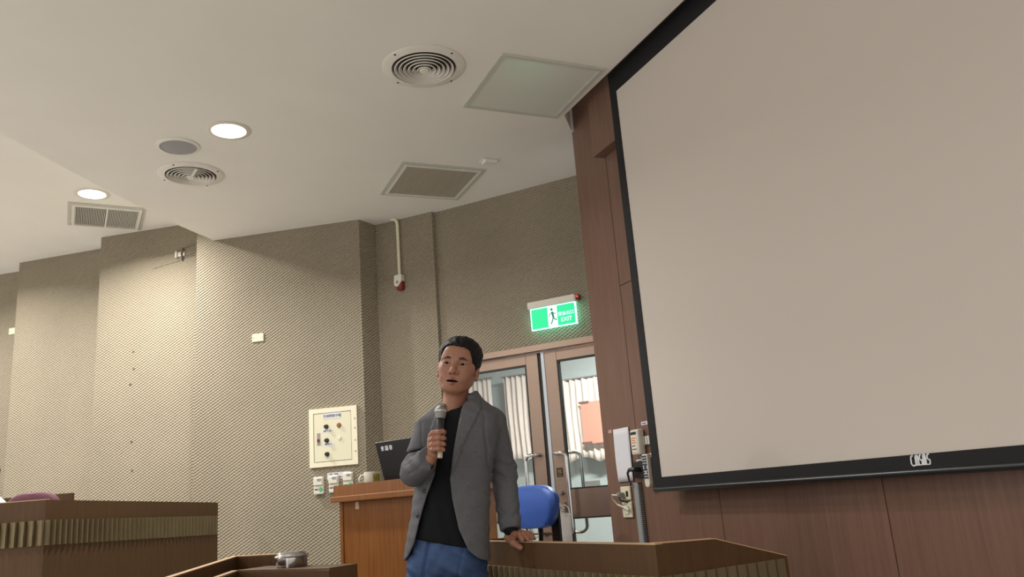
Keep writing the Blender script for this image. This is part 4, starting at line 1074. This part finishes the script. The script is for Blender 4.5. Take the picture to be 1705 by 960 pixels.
def make_head(hx=0.0020):
    v, q = surface_nets(lambda X, Y, Z: head_sdf((X, Y, Z)), (-0.105, -0.130, -0.235), (0.105, 0.125, 0.135), hx)
    c = v[q].mean(1); S = np.abs(c[:, 0])
    P = (c[:, 0], c[:, 1], c[:, 2])
    lip = (np.minimum(cap((S, c[:, 1], c[:, 2]), (0, -0.0955, -0.0655), (0.024, -0.083, -0.0700), 0.0060, 0.0035), cap((S, c[:, 1], c[:, 2]), (0, -0.0945, -0.0825), (0.022, -0.083, -0.0775), 0.0070, 0.004)) < 0)
    inner = (ell(P, (0, -0.086, -0.0735), (0.0245, 0.016, 0.0044)) < 0.0006) & (c[:, 1] > -0.0935)
    mi = np.where(inner, 2, np.where(lip, 1, 0))
    hv, hq = surface_nets(lambda X, Y, Z: hair_sdf((X, Y, Z)), (-0.105, -0.115, -0.10), (0.105, 0.135, 0.155), 0.0026)
    bv, bq = surface_nets(lambda X, Y, Z: brow_sdf((X, Y, Z)), (-0.062, -0.105, 0.004), (0.062, -0.045, 0.035), 0.0017)
    return (v, q, mi), (hv, hq), (bv, bq)
def rot(yaw, pitch, roll):
    return np.array(Matrix.Rotation(roll, 3, 'Y') @ Matrix.Rotation(yaw, 3, 'Z') @ Matrix.Rotation(pitch, 3, 'X'))
def eyeball(gaze):
    """sphere with a dark iris towards gaze (local), r = 12 mm"""
    g = Vector(gaze).normalized(); bm = bmesh.new()
    bmesh.ops.create_uvsphere(bm, u_segments=24, v_segments=20, radius=0.0122)
    bm.transform(Vector((0, 0, 1)).rotation_difference(g).to_matrix().to_4x4())
    for f in bm.faces:
        f.smooth = True; f.material_index = 1 if f.calc_center_median().normalized().dot(g) > 0.80 else 0
    me = bpy.data.meshes.new('eye'); bm.to_mesh(me); bm.free()
    return me

m_skin = mat('skin', (158, 110, 87), 0.5, noise=0.06, nscale=60, bump=0.06, bscale=700, sss=0.12)
m_lip = mat('lip', (146, 94, 80), 0.45)
m_mouth = mat('mouth_inside', (62, 28, 26), 0.6)
m_hair = mat('black_hair', (14, 12, 12), 0.6, noise=0.3, nscale=90, bump=0.7, bscale=160, stretch=(1, 1, 0.35), spec=0.25)
m_eyew = mat('eye_white', (176, 160, 150), 0.3); m_brow = mat('brow_hair', (58, 42, 35), 0.8, noise=0.3, nscale=300); m_iris = mat('iris', (14, 9, 7), 0.45, spec=0.15)

HEAD = make_head()

# ================================================================== THE SPEAKER
PX0, PY0 = -0.30, 3.33
person = thing('person', 'person in grey blazer, black shirt and jeans holding a microphone', 'person', (PX0, PY0, 0))
OFF = np.array([PX0, PY0, 0.0])
def wput(name, vq, mats, parent, midx=None, sm=0):
    v, q = vq
    return put(name, np_mesh(name, v - OFF, q, mats, midx, sm), parent)
Rh = rot(math.radians(-5), math.radians(-2), math.radians(11))
HC = at(763, 611, 3.34)
tf = lambda v: v @ Rh.T + HC

# key points (world)
SHR = np.array([-0.126, 3.395, 1.342]); ELR = at(838, 785, 3.43); WRR = at(850, 880, 3.345)
SHL = np.array([-0.378, 3.345, 1.328]); ELL = at(689, 786, 3.27); WRL = at(715, 764, 3.105)
NECK = np.array([-0.250, 3.375, 1.40])
YAW = math.radians(-18); CYW, SYW = math.cos(YAW), math.sin(YAW)
ZT = [0.76, 0.84, 0.90, 1.00, 1.10, 1.20, 1.30, 1.37, 1.43]
CXT = [-0.338, -0.333, -0.326, -0.311, -0.297, -0.281, -0.265, -0.255, -0.25]
CYT = [3.33, 3.33, 3.33, 3.335, 3.34, 3.345, 3.36, 3.37, 3.375]
JA = [0.176, 0.172, 0.168, 0.159, 0.157, 0.165, 0.172, 0.155, 0.10]
JB = [0.138, 0.134, 0.130, 0.124, 0.121, 0.124, 0.122, 0.105, 0.075]
def torso(P, da=0.0):
    X, Y, Z = P
    cx, cy = interp(Z, ZT, CXT), interp(Z, ZT, CYT)
    a, b = interp(Z, ZT, JA) + da, interp(Z, ZT, JB) + da
    x, y = X - cx, Y - cy
    u = (x * CYW + y * SYW) / a; w = (-x * SYW + y * CYW) / b
    k = np.sqrt(u * u + w * w) + 1e-9
    k1 = np.sqrt((u / a) ** 2 + (w / b) ** 2) + 1e-9
    d = k * (k - 1) / k1
    d = smax(d, Z - (1.425 + da), 0.03)
    return d
def shoulders(P, da=0.0):
    d = cap(P, NECK + [-0.02, 0, -0.012], SHL, 0.052 + da, 0.058 + da)
    return smin(d, cap(P, NECK + [0.03, 0, 0.004], SHR, 0.054 + da, 0.058 + da), 0.03)
def wr(P, s): return 0.0022 * np.sin(P[2] * 95 + 2.2 * np.sin(P[0] * 40 + s)) * np.sin(P[0] * 38 + P[2] * 30 + P[1] * 25 + s)
def sleeveR(P, da=0.0):
    d = smin(cap(P, SHR, ELR, 0.060 + da, 0.054 + da), cap(P, ELR, WRR, 0.054 + da, 0.043 + da), 0.02)
    dr = (WRR - ELR) / np.linalg.norm(WRR - ELR); e = WRR + dr * 0.004
    fold = 0.0035 * np.sin(P[2] * 130 + P[0] * 60) * np.exp(-((P[2] - ELR[2]) / 0.06) ** 2) + 0.003 * np.sin(P[2] * 120 - P[0] * 80) * np.exp(-((P[2] - WRR[2] - 0.06) / 0.05) ** 2)
    return smax(d + fold, (P[0] - e[0]) * dr[0] + (P[1] - e[1]) * dr[1] + (P[2] - e[2]) * dr[2], 0.006)
def sleeveL(P, da=0.0):
    d = smin(cap(P, SHL, ELL, 0.056 + da, 0.054 + da), cap(P, ELL, WRL, 0.054 + da, 0.048 + da), 0.006)
    dr = (WRL - ELL) / np.linalg.norm(WRL - ELL); e = WRL + dr * 0.014
    fold = 0.004 * np.sin(P[0] * 110 + P[2] * 90) * np.exp(-(((P[2] - ELL[2] - 0.03) / 0.05) ** 2 + ((P[0] - ELL[0]) / 0.07) ** 2))
    return smax(d + fold, (P[0] - e[0]) * dr[0] + (P[1] - e[1]) * dr[1] + (P[2] - e[2]) * dr[2], 0.006)
def fxz(pts, Y=3.21): return [(float(at(p[0], p[1], Y)[0]), float(at(p[0], p[1], Y)[2])) for p in pts]
def edge_fn(pts):
    q = sorted((z, x) for x, z in fxz(pts)); zs = [a for a, b in q]; xs = [b for a, b in q]
    return lambda Z: interp(Z, zs, xs)
xl = edge_fn([(740, 662), (737, 690), (731, 740), (722, 790), (708, 826), (697, 862), (687, 905), (677, 925), (666, 938)])
xr = edge_fn([(771, 662), (766, 676), (756, 737), (748.5, 796), (752, 828), (764, 881), (780, 916), (796, 930), (815, 937), (840, 941)])
lapR = fxz([(794, 657), (800, 676), (790, 700), (776, 728), (751, 797), (759, 737), (768, 674), (780, 660)])
lapL = fxz([(738, 664), (722, 688), (714, 712), (720, 745), (722, 788), (733, 740), (739, 690)])
pocket = fxz([(770, 716), (806, 710), (808, 752), (800, 760), (776, 762), (770, 754)])
GR = []
for pts, dep, wid in (([(800, 660), (807, 694), (807, 725), (813, 751)], 0.005, 0.005), ([(700, 703), (703, 741), (708, 752)], 0.004, 0.005),
                      ([(664, 760), (684, 752), (706, 747)], 0.012, 0.006), ([(686, 790), (706, 782), (716, 772)], 0.004, 0.005), ([(678, 776), (694, 770)], 0.004, 0.004),
                      ([(845, 776), (858, 768)], 0.005, 0.005), ([(830, 846), (846, 862)], 0.006, 0.005), ([(838, 866), (856, 872)], 0.006, 0.005), ([(826, 786), (842, 796)], 0.005, 0.005),
                      ([(767, 750), (779, 758), (798, 753)], 0.005, 0.0035), ([(811, 760), (816, 790)], 0.006, 0.006), ([(760, 806), (780, 816), (800, 812)], 0.003, 0.008), ([(775, 850), (800, 846)], 0.003, 0.010)):
    GR.append((fxz(pts, 3.27), dep, wid))
def grooves(P):
    X, Y, Z = P; d = np.zeros_like(X); fr = (Y < 3.42)
    for pts, dep, wid in GR:
        m = None
        for (x1, z1), (x2, z2) in zip(pts[:-1], pts[1:]):
            dx, dz = x2 - x1, z2 - z1; t = np.clip(((X - x1) * dx + (Z - z1) * dz) / (dx * dx + dz * dz), 0, 1)
            q = (X - x1 - dx * t) ** 2 + (Z - z1 - dz * t) ** 2
            m = q if m is None else np.minimum(m, q)
        d = d + dep * np.exp(-m / wid ** 2) * fr
    return d
def jacket(X, Y, Z):
    P = (X, Y, Z)
    t = smin(torso(P), shoulders(P), 0.035)
    front = Y < interp(Z, ZT, CYT) - 0.01
    t = t - 0.0085 * (inpoly(X, Z, lapR) & front) - 0.0085 * (inpoly(X, Z, lapL) & front) - 0.0028 * (inpoly(X, Z, pocket) & front) + wr(P, 0.7)
    outer = smin(smin(t, sleeveR(P), 0.009), sleeveL(P), 0.009) + grooves(P)
    shell = smax(outer, -(outer + 0.016), 0.003)
    # neck hole and front opening
    shell = smax(shell, -cap(P, NECK + [0.0, -0.012, -0.1], NECK + [-0.005, -0.02, 0.16], 0.058, 0.062), 0.004)
    # folded collar standing round the neck, higher at the nape
    zt = 1.456 + 0.28 * (X + 0.25) + 0.30 * (Y - 3.375)
    rr = np.sqrt((X + 0.248) ** 2 + (Y - 3.372) ** 2)
    col = np.abs(rr - (0.063 + 0.50 * np.maximum(0, zt - Z))) - 0.008
    col = smax(smax(smax(col, Z - zt, 0.006), zt - 0.055 - Z, 0.006), 3.318 + 0.0 * X - Y, 0.006)
    shell = smin(shell, col, 0.010)
    op = np.maximum(np.maximum(xl(Z) - X, X - xr(Z)), Y - (interp(Z, ZT, CYT) - 0.02))
    shell = smax(shell, -op, 0.003)
    hem = 0.820 - 0.08 * (X + 0.335)
    return smax(shell, hem - Z, 0.003)
m_jack = mat('blazer_cloth', (98, 98, 101), 0.85, noise=0.16, nscale=260, bump=0.35, bscale=420, spec=0.2)
jv, jq = surface_nets(jacket, (-0.57, 3.02, 0.78), (0.06, 3.53, 1.47), 0.0042)
jk = wput('blazer', (jv, jq), m_jack, person, sm=2)
jk['label'] = 'grey blazer'
for (px, py) in ((707, 817), (696, 858)):
    p = at(px, py, 3.215) - OFF
    # find the cloth surface in front of this point
    dd = ray(px, py); ts = np.linspace(2.95, 3.45, 400) / dd[1]
    L_ = dd[None] * ts[:, None] + np.array([0, 0, EYE])
    val = jacket(L_[:, 0], L_[:, 1], L_[:, 2]); k = int(np.argmax(val < 0)) if (val < 0).any() else 200
    q_ = L_[k] - OFF
    MB().lathe([(0.0, -0.005), (0.007, -0.005), (0.009, -0.002), (0.009, 0.003)], 14, tuple(q_), 'y').build('button', m_black, jk, smooth=True)

# shirt
NKF = at(755, 684, 3.27)
def shirt(X, Y, Z):
    P = (X, Y, Z)
    t = smin(torso(P, -0.020), shoulders(P, -0.020), 0.03)
    t = smin(t, cap(P, NECK + [0, -0.01, -0.1], NECK + [-0.004, -0.02, 0.045], 0.085, 0.062), 0.03)
    t = t + 0.003 * np.sin(Z * 55 + X * 70) * np.sin(X * 45 - Z * 20)
    t = smin(t, smin(cap(P, SHR, ELR, 0.05, 0.045), cap(P, ELR, WRR, 0.045, 0.030), 0.02), 0.02)
    t = smin(t, smin(cap(P, SHL, ELL, 0.05, 0.045), cap(P, ELL, ELL * 0.35 + WRL * 0.65, 0.042, 0.026), 0.02), 0.02)
    t = smax(t, Z - (NKF[2] + 0.42 * (Y - NKF[1]) + 0.06 * np.abs(X - NKF[0])), 0.003)
    return smax(t, 0.886 - 0.22 * (X + 0.33) - Z, 0.004)
m_shirt = mat('black_shirt', (20, 20, 23), 0.85, bump=0.2, bscale=500, spec=0.2)
wput('shirt', surface_nets(shirt, (-0.57, 3.02, 0.83), (0.06, 3.53, 1.47), 0.0052), m_shirt, person, sm=1)

# jeans
HPL, HPR = np.array([-0.405, 3.32, 0.86]), np.array([-0.262, 3.36, 0.86])
KNL, KNR = np.array([-0.43, 3.29, 0.47]), np.array([-0.275, 3.33, 0.47])
ANL, ANR = np.array([-0.45, 3.33, 0.09]), np.array([-0.265, 3.39, 0.09])
def jeans(X, Y, Z):
    P = (X, Y, Z)
    leg1 = smin(cap(P, HPL + [0.0, 0, -0.06], KNL, 0.083, 0.062), cap(P, KNL, ANL, 0.060, 0.050), 0.02)
    leg2 = smin(cap(P, HPR + [0, 0, -0.06], KNR, 0.086, 0.064), cap(P, KNR, ANR, 0.060, 0.050), 0.02)
    pel = torso(P, -0.028)
    d = smin(smin(leg1, leg2, 0.008), smax(pel, 0.76 - Z, 0.06), 0.03)
    d = d + 0.0035 * np.sin(Z * 70 + 3 * np.sin(X * 26)) * np.sin(X * 34 + 1.0) + 0.002 * np.sin(Z * 160 + X * 90)
    # crease of the fly running down from the waist
    fx = at(712, 908, 3.2)[0] + (0.90 - Z) * -0.22
    d = d + 0.012 * np.exp(-((X - fx) / 0.006) ** 2) * (Y < 3.30)
    fx2 = at(771, 924, 3.2)[0] + (0.86 - Z) * -0.30
    d = d + 0.005 * np.exp(-((X - fx2) / 0.006) ** 2) * (Y < 3.34)
    return smax(smax(d, Z - 0.94, 0.01), 0.06 - Z, 0.004)
m_jean = mat('blue_denim', (64, 84, 120), 0.8, noise=0.22, nscale=16, bump=0.3, bscale=600, spec=0.2)
wput('jeans', surface_nets(jeans, (-0.56, 3.17, 0.04), (-0.14, 3.52, 0.96), 0.0050), m_jean, person, sm=1)
for an, yw in ((ANL, 0.15), (ANR, -0.1)):
    def shoe(X, Y, Z, an=an):
        P = (X, Y, Z)
        d = smin(cap(P, an + [0, 0.02, -0.045], an + [0.02, -0.13, -0.052], 0.045, 0.038), cap(P, an + [0, 0.01, -0.05], an + [0, 0.01, 0.01], 0.045, 0.042), 0.03)
        return smax(d, 0.002 - Z, 0.004)
    wput('shoe', surface_nets(shoe, an + [-0.09, -0.21, -0.095], an + [0.1, 0.11, 0.07], 0.006), m_black, person, sm=1)

# ------------------------------------------------------------------ microphone (held)
MB0, MB1 = at(732.5, 762, 3.085), at(733.5, 692, 3.115)
mdir = (MB1 - MB0) / np.linalg.norm(MB1 - MB0)
mic = thing('microphone', 'black handheld microphone with silver mesh head held by the speaker', 'microphone', tuple(MB0), 0)
mic.rotation_euler = Vector((0, 0, 1)).rotation_difference(Vector(mdir)).to_euler()
ml = float(np.linalg.norm(MB1 - MB0))
MB().lathe([(0.0, 0.030), (0.0105, 0.030), (0.0110, 0.06), (0.0135, ml - 0.045), (0.0150, ml - 0.014), (0.0135, ml - 0.012), (0.0, ml - 0.012)], 24).build('handle', m_black, mic, smooth=True)
MB().lathe([(0.0, 0.0), (0.0092, 0.0), (0.0096, 0.003), (0.0098, 0.030), (0.0, 0.030)], 20).build('end_cap', mat('mic_cream', (206, 196, 170), 0.4), mic, smooth=True)
m_mesh = mat('mic_mesh', (150, 148, 146), 0.35, 0.8, bump=0.8, bscale=900)
hp_ = [(0.0, ml - 0.012), (0.0165, ml - 0.011), (0.0185, ml - 0.004), (0.0215, ml + 0.010), (0.0225, ml + 0.016)]
hp_ += [(0.0225 * math.cos(a), ml + 0.018 + 0.024 * math.sin(a)) for a in np.linspace(0.05, 1.5, 9)]
MB().lathe(hp_, 28).build('mesh_head', m_mesh, mic, smooth=True)
MB().lathe([(0.0222, ml + 0.013), (0.0236, ml + 0.014), (0.0236, ml + 0.018), (0.0222, ml + 0.019)], 28, closed=True).build('band', mat('mic_band', (214, 208, 196), 0.25, 0.7), mic, smooth=True)

# ------------------------------------------------------------------ hands
def gripL(X, Y, Z):
    P = (X, Y, Z); d = None
    YM = 3.098
    d = cap(P, WRL - (WRL - ELL) * 0.12, at(719, 757, 3.112), 0.026, 0.024)
    d = smin(d, cap(P, at(719, 756, 3.112), at(719, 730, 3.104), 0.021, 0.017), 0.012)
    d = smin(d, cap(P, at(722, 752, 3.120), at(724, 734, 3.118), 0.016, 0.014), 0.012)
    rows = [(720.5, 719.5, 741.5, 718.5), (729.5, 728.8, 741.5, 729), (738.8, 738.2, 741.0, 739), (747.5, 747.0, 739.5, 748.5)]
    for i, (yk, ym, xt, yt) in enumerate(rows):
        r = (0.0098, 0.0100, 0.0096, 0.0086)[i]
        f = chain(P, [at(717.5 + i * 0.4, yk + 4.0 - i, 3.096), at(721, ym + 1.0, 3.068), at(730.5, ym - 0.4, 3.0595), at(737.5, yt - .3, 3.066), at(xt - 1.6, yt + 0.6, 3.080)], [r * 1.1, r * 1.04, r, r * .94, r * 0.84], 0.003)
        d = smin(d, f, 0.0028)
    th = chain(P, [at(722, 750, 3.122), at(730, 738, 3.128), at(738, 722, 3.124)], [0.013, 0.011, 0.009], 0.006)
    return smin(d, th, 0.006)
gl = surface_nets(gripL, at(700, 790, 3.1) - [0.03, 0.13, 0.03], at(752, 700, 3.1) + [0.03, 0.10, 0.03], 0.0019)
PT = RDT
def desk_pt(px, off=0.0):   # point on the desk's top edge seen at px
    d = ray(px, 900); p = RDF.p - RDF.n * off
    t = (p @ RDF.n) / (d[:2] @ RDF.n); return np.array([d[0] * t, d[1] * t])
e1 = np.array([RDF.u[0], RDF.u[1], 0]); en = np.array([RDF.n[0], RDF.n[1], 0])
HB = np.array([*desk_pt(853), PT]) + en * 0.012
def restR(X, Y, Z):
    P = (X, Y, Z)
    kn = HB + e1 * 0.050 + [0, 0, 0.026]
    d = cap(P, WRR - (WRR - ELR) * 0.12, HB + [0, 0, 0.030], 0.027, 0.023)
    d = smin(d, cap(P, HB + [0, 0, 0.028] - en * 0.014, kn - en * 0.020, 0.019, 0.014), 0.014)
    d = smin(d, cap(P, HB + [0, 0, 0.026] + en * 0.018, kn + en * 0.024 + [0, 0, -0.002], 0.018, 0.013), 0.014)
    for i in range(4):
        o = (i - 1.5) * 0.0172; L = (0.050, 0.056, 0.052, 0.040)[i]; r = (0.0088, 0.0090, 0.0086, 0.0078)[i]
        b = kn + en * (o + 0.004) + e1 * 0.004
        tip = b + e1 * L + en * (o * 0.15); mid = b + e1 * L * 0.45 + [0, 0, 0.002]
        tip[2] = PT + r * 0.9
        f = chain(P, [b, mid, b * 0.25 + tip * 0.75 + np.array([0, 0, 0.002]), tip], [r * 1.12, r * 1.05, r, r * .85], 0.003)
        d = smin(d, f, 0.0035)
    tb = HB - en * 0.030 + e1 * 0.002 + np.array([0, 0, 0.016])
    tip = np.array([*desk_pt(866, 0.012), 0.0]); tip[2] = at(866, 911, tip[1])[2]
    m_ = tb * 0.5 + tip * 0.5 - en * 0.008 + e1 * 0.004
    th = chain(P, [HB + [0, 0, 0.022] - en * 0.012, tb, m_, tip], [0.019, 0.0155, 0.0125, 0.0105], 0.008)
    return smin(d, th, 0.008)
gr = surface_nets(restR, HB - [0.12, 0.16, 0.09], HB + [0.16, 0.12, 0.12], 0.0021)

# ------------------------------------------------------------------ body under the clothes, joined with head and hands
def trunk(X, Y, Z):
    P = (X, Y, Z)
    t = smin(smax(torso(P, -0.045), 0.80 - Z, 0.03), shoulders(P, -0.036), 0.03)
    t = smin(t, cap(P, NECK + [0, 0, -0.06], NECK + [0, 0, 0.02], 0.05), 0.02)
    for a, b, c in ((SHR, ELR, WRR), (SHL, ELL, WRL)):
        t = smin(t, smin(cap(P, a, b, 0.042, 0.036), cap(P, b, c, 0.034, 0.025), 0.02), 0.02)
    for h_, k_, a_ in ((HPL, KNL, ANL), (HPR, KNR, ANR)):
        t = smin(t, smin(cap(P, h_ - np.array([0, 0, 0.08]), k_, 0.056, 0.042), cap(P, k_, a_, 0.040, 0.032), 0.02), 0.03)
    return t
tr = surface_nets(trunk, (-0.56, 3.04, 0.03), (0.05, 3.50, 1.46), 0.010)
(hv0, hq0, hm0), (hav, haq), (brv, brq) = HEAD
parts = [(tf(hv0), hq0, hm0), (gl[0], gl[1], np.zeros(len(gl[1]), int)), (gr[0], gr[1], np.zeros(len(gr[1]), int)), (tr[0], tr[1], np.zeros(len(tr[1]), int))]
vv, qq, mm, o_ = [], [], [], 0
for v, q, m in parts: vv.append(v); qq.append(q + o_); mm.append(m); o_ += len(v)
body = wput('body', (np.concatenate(vv), np.concatenate(qq)), [m_skin, m_lip, m_mouth], person, np.concatenate(mm))
wput('hair', (tf(hav), haq), m_hair, person)
for s in (-1, 1):
    qs = brq[(brv[brq].mean(1)[:, 0] * s) > 0]; used = np.unique(qs); mp = np.zeros(len(brv), int); mp[used] = np.arange(len(used))
    wput('eyebrow', (tf(brv)[used], mp[qs]), m_brow, person)
ge = (-0.04, -1, -0.02)
for s in (-1, 1):
    e = put('eye', eyeball(ge), person)
    e.data.materials.append(m_eyew); e.data.materials.append(m_iris)
    p = tf(np.array([[s * 0.0330, -0.0730, -0.0012]]))[0] - OFF
    e.location = tuple(p); e.rotation_euler = Matrix(Rh.tolist()).to_euler()

# ================================================================== SEATED LISTENER AT THE VIEW'S EDGE
LO = at(-28, 800, 5.15)
p2 = thing('person', 'dark-haired person in a dark top with white collar seated at the side desk', 'person', (float(LO[0]), float(LO[1]), 0.32))
R2_ = rot(math.radians(205), 0, 0)
lz = float(LO[2]) - 0.32
def loc2(v): return v @ R2_.T + np.array([0, 0, lz])
def body2(X, Y, Z):
    P = (X, Y, Z)
    d = smin(cap(P, (0, 0.03, lz - 0.10), (0, 0.04, lz - 0.24), 0.05, 0.056), cap(P, (-0.05, 0.05, lz - 0.30), (-0.05, 0.06, 0.55), 0.09, 0.12), 0.05)
    d = smin(d, cap(P, (-0.10, -0.08, lz - 0.28), (0.0, 0.2, lz - 0.30), 0.055, 0.055), 0.05)
    d = smin(d, cap(P, (-0.05, 0.06, 0.52), (0.36, -0.06, 0.50), 0.10, 0.075), 0.05)
    d = smin(d, cap(P, (-0.05, 0.12, 0.52), (0.34, 0.10, 0.50), 0.10, 0.075), 0.05)
    d = smin(d, cap(P, (0.36, -0.06, 0.50), (0.36, -0.04, 0.06), 0.06, 0.045), 0.03)
    return smin(d, cap(P, (0.34, 0.10, 0.50), (0.34, 0.12, 0.06), 0.06, 0.045), 0.03)
b2 = surface_nets(body2, (-0.3, -0.25, 0.0), (0.5, 0.35, lz - 0.06), 0.012)
v_, q_, m_i = hv0, hq0, hm0
put('body', np_mesh('body', np.concatenate([loc2(v_), b2[0]]), np.concatenate([q_, b2[1] + len(v_)]), [m_skin, m_lip, m_mouth], np.concatenate([m_i, np.zeros(len(b2[1]), int)])), p2)
put('hair', np_mesh('hair', loc2(hav), haq, m_hair), p2)
def top2(X, Y, Z): return smax(smax(body2(X, Y, Z) - 0.014, Z - (lz - 0.16), 0.01), 0.50 - Z, 0.01)
put('dark_top', np_mesh('dark_top', *surface_nets(top2, (-0.3, -0.25, 0.45), (0.5, 0.35, lz - 0.1), 0.010), mat('dark_knit', (40, 34, 38), 0.85)), p2)
def pants2(X, Y, Z): return smax(smax(body2(X, Y, Z) - 0.010, Z - 0.53, 0.01), 0.07 - Z, 0.01)
put('trousers', np_mesh('trousers', *surface_nets(pants2, (-0.3, -0.25, 0.03), (0.52, 0.35, 0.6), 0.012), mat('dark_trousers', (44, 44, 52), 0.85)), p2)
def coll2(X, Y, Z):
    P = (X, Y, Z); r = np.sqrt(X ** 2 + (Y - 0.035) ** 2)
    return smax(np.abs(r - (0.080 + 0.9 * np.maximum(0, lz - 0.105 - Z))) - 0.004, np.abs(Z - (lz - 0.130)) - 0.028, 0.004)
put('collar', np_mesh('collar', *surface_nets(coll2, (-0.16, -0.13, lz - 0.18), (0.16, 0.20, lz - 0.08), 0.005), m_paper), p2)
